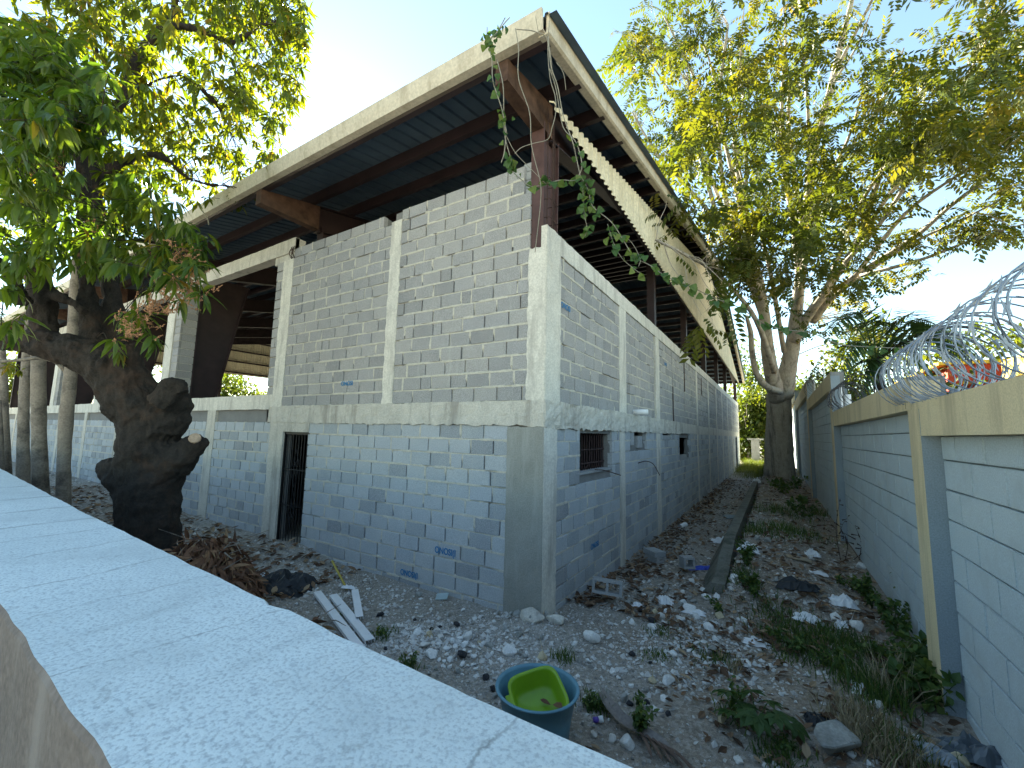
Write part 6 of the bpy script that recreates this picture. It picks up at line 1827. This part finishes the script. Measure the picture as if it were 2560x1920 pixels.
s2 = vstem([(1246, 150, 4.68), (1252, 210, 4.72), (1262, 280, 4.8), (1270, 340, 4.9), (1280, 390, 5.0), (1286, 420, 5.05)]); vleaves(s2, 4, .06, .1)
s3 = vstem([(1266, 300, 4.8), (1263, 340, 4.85), (1260, 380, 4.9), (1252, 405, 4.95)]); vleaves(s3, 3, .06, .1); vleaves(s2, 16, .06, .11, .8, 1)
vstem([(1270, 330, 4.85), (1290, 375, 4.9), (1330, 425, 5.0), (1360, 455, 5.05)], .004)
vstem([(1292, 72, 4.66), (1297, 120, 4.66), (1302, 200, 4.7), (1315, 290, 4.8), (1330, 370, 4.9), (1350, 450, 5.0), (1352, 500, 5.1), (1348, 560, 5.2), (1342, 620, 5.35)], .0055)
vstem([(1293, 75, 4.66), (1320, 78, 4.66), (1345, 88, 4.68), (1368, 92, 4.7), (1374, 140, 4.75), (1378, 180, 4.8)], .006)
vstem([(1338, 45, 4.68), (1346, 88, 4.68), (1366, 92, 4.7)], .004)
vstem([(1370, 60, 4.74), (1374, 110, 4.74), (1380, 190, 4.8), (1390, 240, 4.85), (1392, 280, 4.9), (1388, 320, 4.95), (1372, 345, 5.0), (1340, 360, 5.0), (1300, 370, 5.0), (1288, 375, 4.95)], .005)
s5 = vstem([(1372, 95, 4.72), (1378, 170, 4.78), (1390, 215, 4.85), (1405, 290, 4.95), (1425, 350, 5.0), (1440, 400, 5.1), (1452, 440, 5.15)], .007)
s6 = vstem([(1378, 180, 4.8), (1396, 230, 4.88), (1410, 310, 5.0), (1440, 370, 5.05), (1450, 415, 5.1), (1458, 445, 5.15)], .006); vleaves(s6, 7, .06, .10, .5, 1)
vstem([(1392, 150, 4.8), (1400, 190, 4.85), (1412, 225, 4.9)], .004)
s7 = vstem([(1282, 430, 5.05), (1300, 455, 5.05), (1330, 462, 5.1), (1370, 458, 5.1), (1400, 458, 5.1), (1430, 452, 5.15), (1455, 445, 5.15)], .005); vleaves(s7, 17, .07, .12)
s8 = vstem([(1455, 445, 5.15), (1470, 480, 5.2), (1490, 520, 5.25), (1520, 560, 5.3), (1560, 600, 5.35), (1590, 640, 5.4), (1620, 670, 5.45), (1665, 690, 5.5), (1720, 715, 5.6), (1790, 745, 5.7), (1850, 775, 5.8), (1910, 805, 5.9), (1960, 822, 6.0), (2030, 838, 6.1), (2100, 852, 6.3), (2180, 866, 6.5), (2270, 872, 6.8)], .006)
vleaves(s8, 26, .06, .10, 0, .22); vleaves(s8, 66, .07, .12, .28, .88); vleaves(s8, 8, .06, .1, .86, 1)
s9 = vstem([(1456, 450, 5.15), (1462, 500, 5.2), (1460, 540, 5.2), (1470, 570, 5.25), (1468, 590, 5.25)], .004); vleaves(s9, 20, .05, .10, .1, 1)
s10 = vstem([(1520, 560, 5.3), (1535, 600, 5.3), (1560, 640, 5.3), (1580, 670, 5.35), (1610, 690, 5.4)], .004); vleaves(s10, 13, .06, .11)
vleaves(vstem([(1545, 585, 5.3), (1580, 600, 5.35), (1598, 640, 5.4), (1590, 670, 5.4)], .004), 6, .06, .1)
root = empty('vine', at(463, 560, 9), 'short dry vine strand on the eave trim left of the second outrigger', 'vine')
q = MB(); q.tube(spline([at(500, 520, 8.9), at(518, 545, 8.85), at(522, 562, 8.85)], 4), .012, 5); q.build('stem', M['vstem'], root)

# ------------------------------------------------------------------ trees beyond
def bg_tree(x, y, h, r_, n, L, label, group, mat='bgl', zlo=.25, z0=None):
    g0 = gz(x, y) if z0 is None else z0
    root = empty('background_tree', (x, y, g0), label, 'tree', group)
    tr = MB(); tr.tube(spline([(x, y, g0 - .3), (x + R.uniform(-.2, .2), y, g0 + h * .3), (x + R.uniform(-.4, .4), y, g0 + h * .8)], 4), np.linspace(.05 * r_ + .06, .03, 9), 7)
    for _ in range(9):
        a = R.random() * 6.28; z = g0 + h * R.uniform(.2, .6)
        tr.tube([(x, y, z), (x + math.cos(a) * r_ * .75, y + math.sin(a) * r_ * .75, z + h * .25)], [.05, .015], 5)
    tr.build('trunk', M['bark_t'], root)
    pos, dr, ln, rn = [], [], [], []
    cl = [(rng.normal(0, .42, 3), R.uniform(.25, .45), R.random()) for _ in range(16)]
    for _ in range(n):
        c, s_, tone = R.choice(cl)
        q = c + rng.normal(0, s_ * .55, 3)
        pos.append((x + q[0] * r_, y + q[1] * r_, g0 + h * (zlo + (1 - zlo) * .5) + q[2] * h * (1 - zlo) * .5)); dr.append(rng.normal(0, 1, 3) + np.array([0, 0, -.4])); ln.append(L * R.uniform(.6, 1.3)); rn.append(min(1, .6 * tone + .4 * R.random()))
    V, T, rr_ = leaves_np(leaf_template(1, .26, .2, .1), pos, dr, np.tile([0, 0, 1.], (n, 1)) + rng.normal(0, .4, (n, 3)), ln, np.array(rn))
    tag(link('crown', np_mesh('crown', V, T, M[mat], rr_), root), kind='stuff')
ORD = ['first', 'second', 'third', 'fourth', 'fifth', 'sixth', 'seventh', 'eighth']
for _i, (x, y, h, r_, n) in enumerate(sorted(((0.2, 43, 7, 2.6, 5200), (2.0, 47, 9, 3.6, 6500), (4.6, 43, 8, 2.6, 4200), (-4, 52, 11, 4.5, 4000), (1.5, 56, 13, 5.5, 7000), (8, 50, 10, 4.5, 3000)), key=lambda q: px((q[0], q[1], 2))[0])):
    bg_tree(x, y, h, r_, n, .42, f'sunlit yellow green tree beyond the end of the path, {ORD[_i]} from the left', 'trees beyond the end of the path', zlo=.02)
for _i, (x, y, h, r_, n) in enumerate(sorted(((6.2, 24, 8.5, 2.6, 2400), (8.5, 18, 6.0, 2.4, 2000), (11, 26, 7.5, 3.2, 2200), (14, 20, 6, 3, 1800), (18, 18, 6.2, 3, 1600)), key=lambda q: px((q[0], q[1], 2))[0])):
    bg_tree(x, y, h, r_, n, .30, f'leafy green tree behind the boundary wall, {ORD[_i]} from the left', 'trees behind the boundary wall', zlo=.3)
for _i, (x, y, h, r_, n) in enumerate(sorted(((-46, 4, 9, 4, 4600), (-45, 11, 8, 4, 5200), (-47, 17, 9, 4.5, 5200), (-44, 22, 8, 4, 4200), (-46, -4, 8, 4, 2000), (-50, 30, 9, 5, 1800), (-44, -12, 10, 5, 2200)), key=lambda q: px((q[0], q[1], 2))[0])):
    bg_tree(x, y, h, r_, n, .42, f'sunlit tree seen through the far end of the warehouse, {ORD[_i]} from the left', 'trees beyond the far gable', zlo=.02)
# low wall and pale pillar at the end of the path
q = MB(); q.box(0.6, 1.25, 39.6, 40.2, -.3, 2.0); q.box(0.3, 1.6, 39.5, 40.3, 2.0, 2.15); tag(q.build('gate_pillar', M['fgrey']), 'grey masonry pillar standing in the grass past the path', 'pillar')
# coconut palm behind the wall
pc = at(2190, 905, 12.5)
PALM = empty('palm_tree', (pc[0], pc[1], 0.3), 'dark green palm with drooping fronds behind the boundary wall', 'palm tree')
q = MB(); q.tube(spline([(pc[0] + .4, pc[1], 0), (pc[0] + .2, pc[1], pc[2] * .5), pc], 5), np.linspace(.16, .12, 11), 9); q.build('trunk', M['bark_m'], PALM)
def frond(base, tipuv, lift, L=2.4, nl=34):
    tip = at(*tipuv)
    mid_ = (base + tip) / 2 + np.array([0, 0, lift])
    P = spline([base, mid_, tip], 14)
    q = MB(); q.tube(P, np.linspace(.03, .006, len(P)), 5)
    q.build('rachis', M['weed'], PALM)
    pos, dr, up, ln = [], [], [], []
    for i in range(nl):
        t_ = .12 + .88 * i / nl; k = min(len(P) - 2, int(t_ * (len(P) - 1))); d = unit(P[k + 1] - P[k]); c = P[k] + (P[k + 1] - P[k]) * (t_ * (len(P) - 1) - k)
        s_ = unit(np.cross(d, [0, 0, 1]))
        for sg in (-1, 1):
            pos.append(c); dr.append(d * .75 + s_ * sg * .9 + np.array([0, 0, R.uniform(-.55, -.05)])); up.append([0, 0, 1.]); ln.append((.75 * math.sin(math.pi * (.15 + .8 * t_)) + .12) * R.uniform(.8, 1.1))
    V, T, rr_ = leaves_np(leaf_template(2, .045, .3, .2), pos, dr, up, ln, rng.random(len(pos)))
    tag(link('frond', np_mesh('frond', V, T, M['palm'], rr_), PALM), kind='stuff')
for tu, tv, dd, lf in ((2060, 830, 11.5, .9), (2080, 960, 11.5, .9), (2130, 780, 12.5, .6), (2230, 770, 13.3, .2), (2290, 775, 13, .3), (2380, 830, 12.5, .8), (2460, 900, 12, .9), (2330, 930, 11.5, .8), (2140, 1010, 12, .6), (2420, 860, 14, .9), (2180, 800, 14, .5)): frond(pc, (tu, tv, dd), lf)
for _ in range(1):
    q = MB()
    for i in range(26):
        e = pc + rng.normal(0, .45, 3) + np.array([0, 0, -.5]); q.tube(spline([pc, (pc + e) / 2 + np.array([0, 0, .15]), e], 3), .018, 4)
    tag(q.build('dead_fronds', M['bark_m'], PALM), kind='stuff')
# neighbour house
hx, hy = 9.0, 19.5
NH = empty('house', (hx, hy, 0), 'neighbouring house with red wall and yellow striped roof behind the razor wire', 'house')
q = MB(); q.box(8.2, 15, 17.5, 24, 0, 5.1); q.build('wall', plain('red_wall', (0.42, 0.06, 0.04), .8), NH)
q = MB(); q.box(7.9, 15.2, 17.2, 24.2, 5.1, 5.22); q.build('fascia', plain('yellow_fascia', (0.70, 0.48, 0.06), .7), NH)
q = MB()
for i in range(16): q.beam((7.6, 14.0 + .0 * i, 0), (7.6, 14.0, 0.001), .1, .1) if False else q.box(9.4 + i * .42, 9.4 + i * .42 + .3, 14.2, 16.6, 5.0 + .0 * i, 5.06)
q.build('roof', plain('yellow_roof', (0.72, 0.55, 0.14), .6), NH)
q = MB(); q.box(9.3, 16.2, 14.3, 16.5, 4.4, 4.98); q.build('gable_wall', plain('yellow_wall', (0.60, 0.44, 0.10), .8), NH)
q = MB(); q.box(9.5, 16.0, 14.5, 16.3, 0, 4.39); q.build('lower_wall', plain('grey_wall', (0.35, 0.34, 0.33), .8), NH)

# ------------------------------------------------------------------ a label of its own for every loose stone
WORD = {'white_stone': 'white limestone', 'grey_stone': 'grey rubble stone', 'tan_stone': 'tan stone', 'black_stone': 'black cinder lump', 'concrete_lump': 'grey rubble stone', 'grey_stone_': ''}
MARKS = {'teal tub': tc[:2], 'corner column': (0, -.1), 'hollow block on its side': G(1518, 1500)[:2], 'lobed green plant': cp[:2], 'big grey rock': G(2090, 1880)[:2], 'black plastic heap': G(1992, 1470)[:2],
         'blue plastic sheet': G(1762, 1421)[:2], 'dry palm sheath': G(1580, 1835)[:2], 'white window profiles': G(870, 1560)[:2], 'largest white bag': G(2105, 1512)[:2], 'near end of the kerb': (1.6, 2.3),
         'bag in the white rubble': G(1662, 1506)[:2], 'crack in the parapet edge': G(690, 1500)[:2], 'yellow ball': G(1405, 1822)[:2], 'torn wrapper under thin weeds': G(1895, 1612)[:2], 'plaster coated lump': G(1478, 1605)[:2]}
buckets = {}
for o in C.objects:
    if o.parent is None and o.get('group', '').endswith('strewn over the lot'):
        p = np.array(o.location[:2])
        k = min(MARKS, key=lambda q: np.linalg.norm(p - np.array(MARKS[q])))
        pu = px(np.array(o.location)); mu = px((MARKS[k][0], MARKS[k][1], gz(*MARKS[k])))
        du, dv = pu[0] - mu[0], pu[1] - mu[1]
        side = ('left of' if du < 0 else 'right of') if abs(du) > abs(dv) * 1.2 else ('behind' if dv < 0 else 'in front of')
        buckets.setdefault((WORD.get(o.name.split('.')[0], 'stone'), k, side), []).append((float(np.linalg.norm(p - np.array(MARKS[k]))), o))
NTH = ['closest', 'second closest', 'third closest', 'fourth closest', 'fifth closest', 'sixth closest', 'seventh closest', 'eighth closest', 'ninth closest', 'tenth closest']
for (nm_, k, side), L in buckets.items():
    L.sort(key=lambda q: q[0])
    for i, (d, o) in enumerate(L):
        sz = max(o.scale)
        szw = 'tiny' if sz < .05 else 'small' if sz < .09 else 'fist sized' if sz < .14 else 'large'
        o['label'] = f"{szw} {nm_}, {NTH[i] if i < 10 else str(i + 1) + 'th closest'} one {side} the {k}"
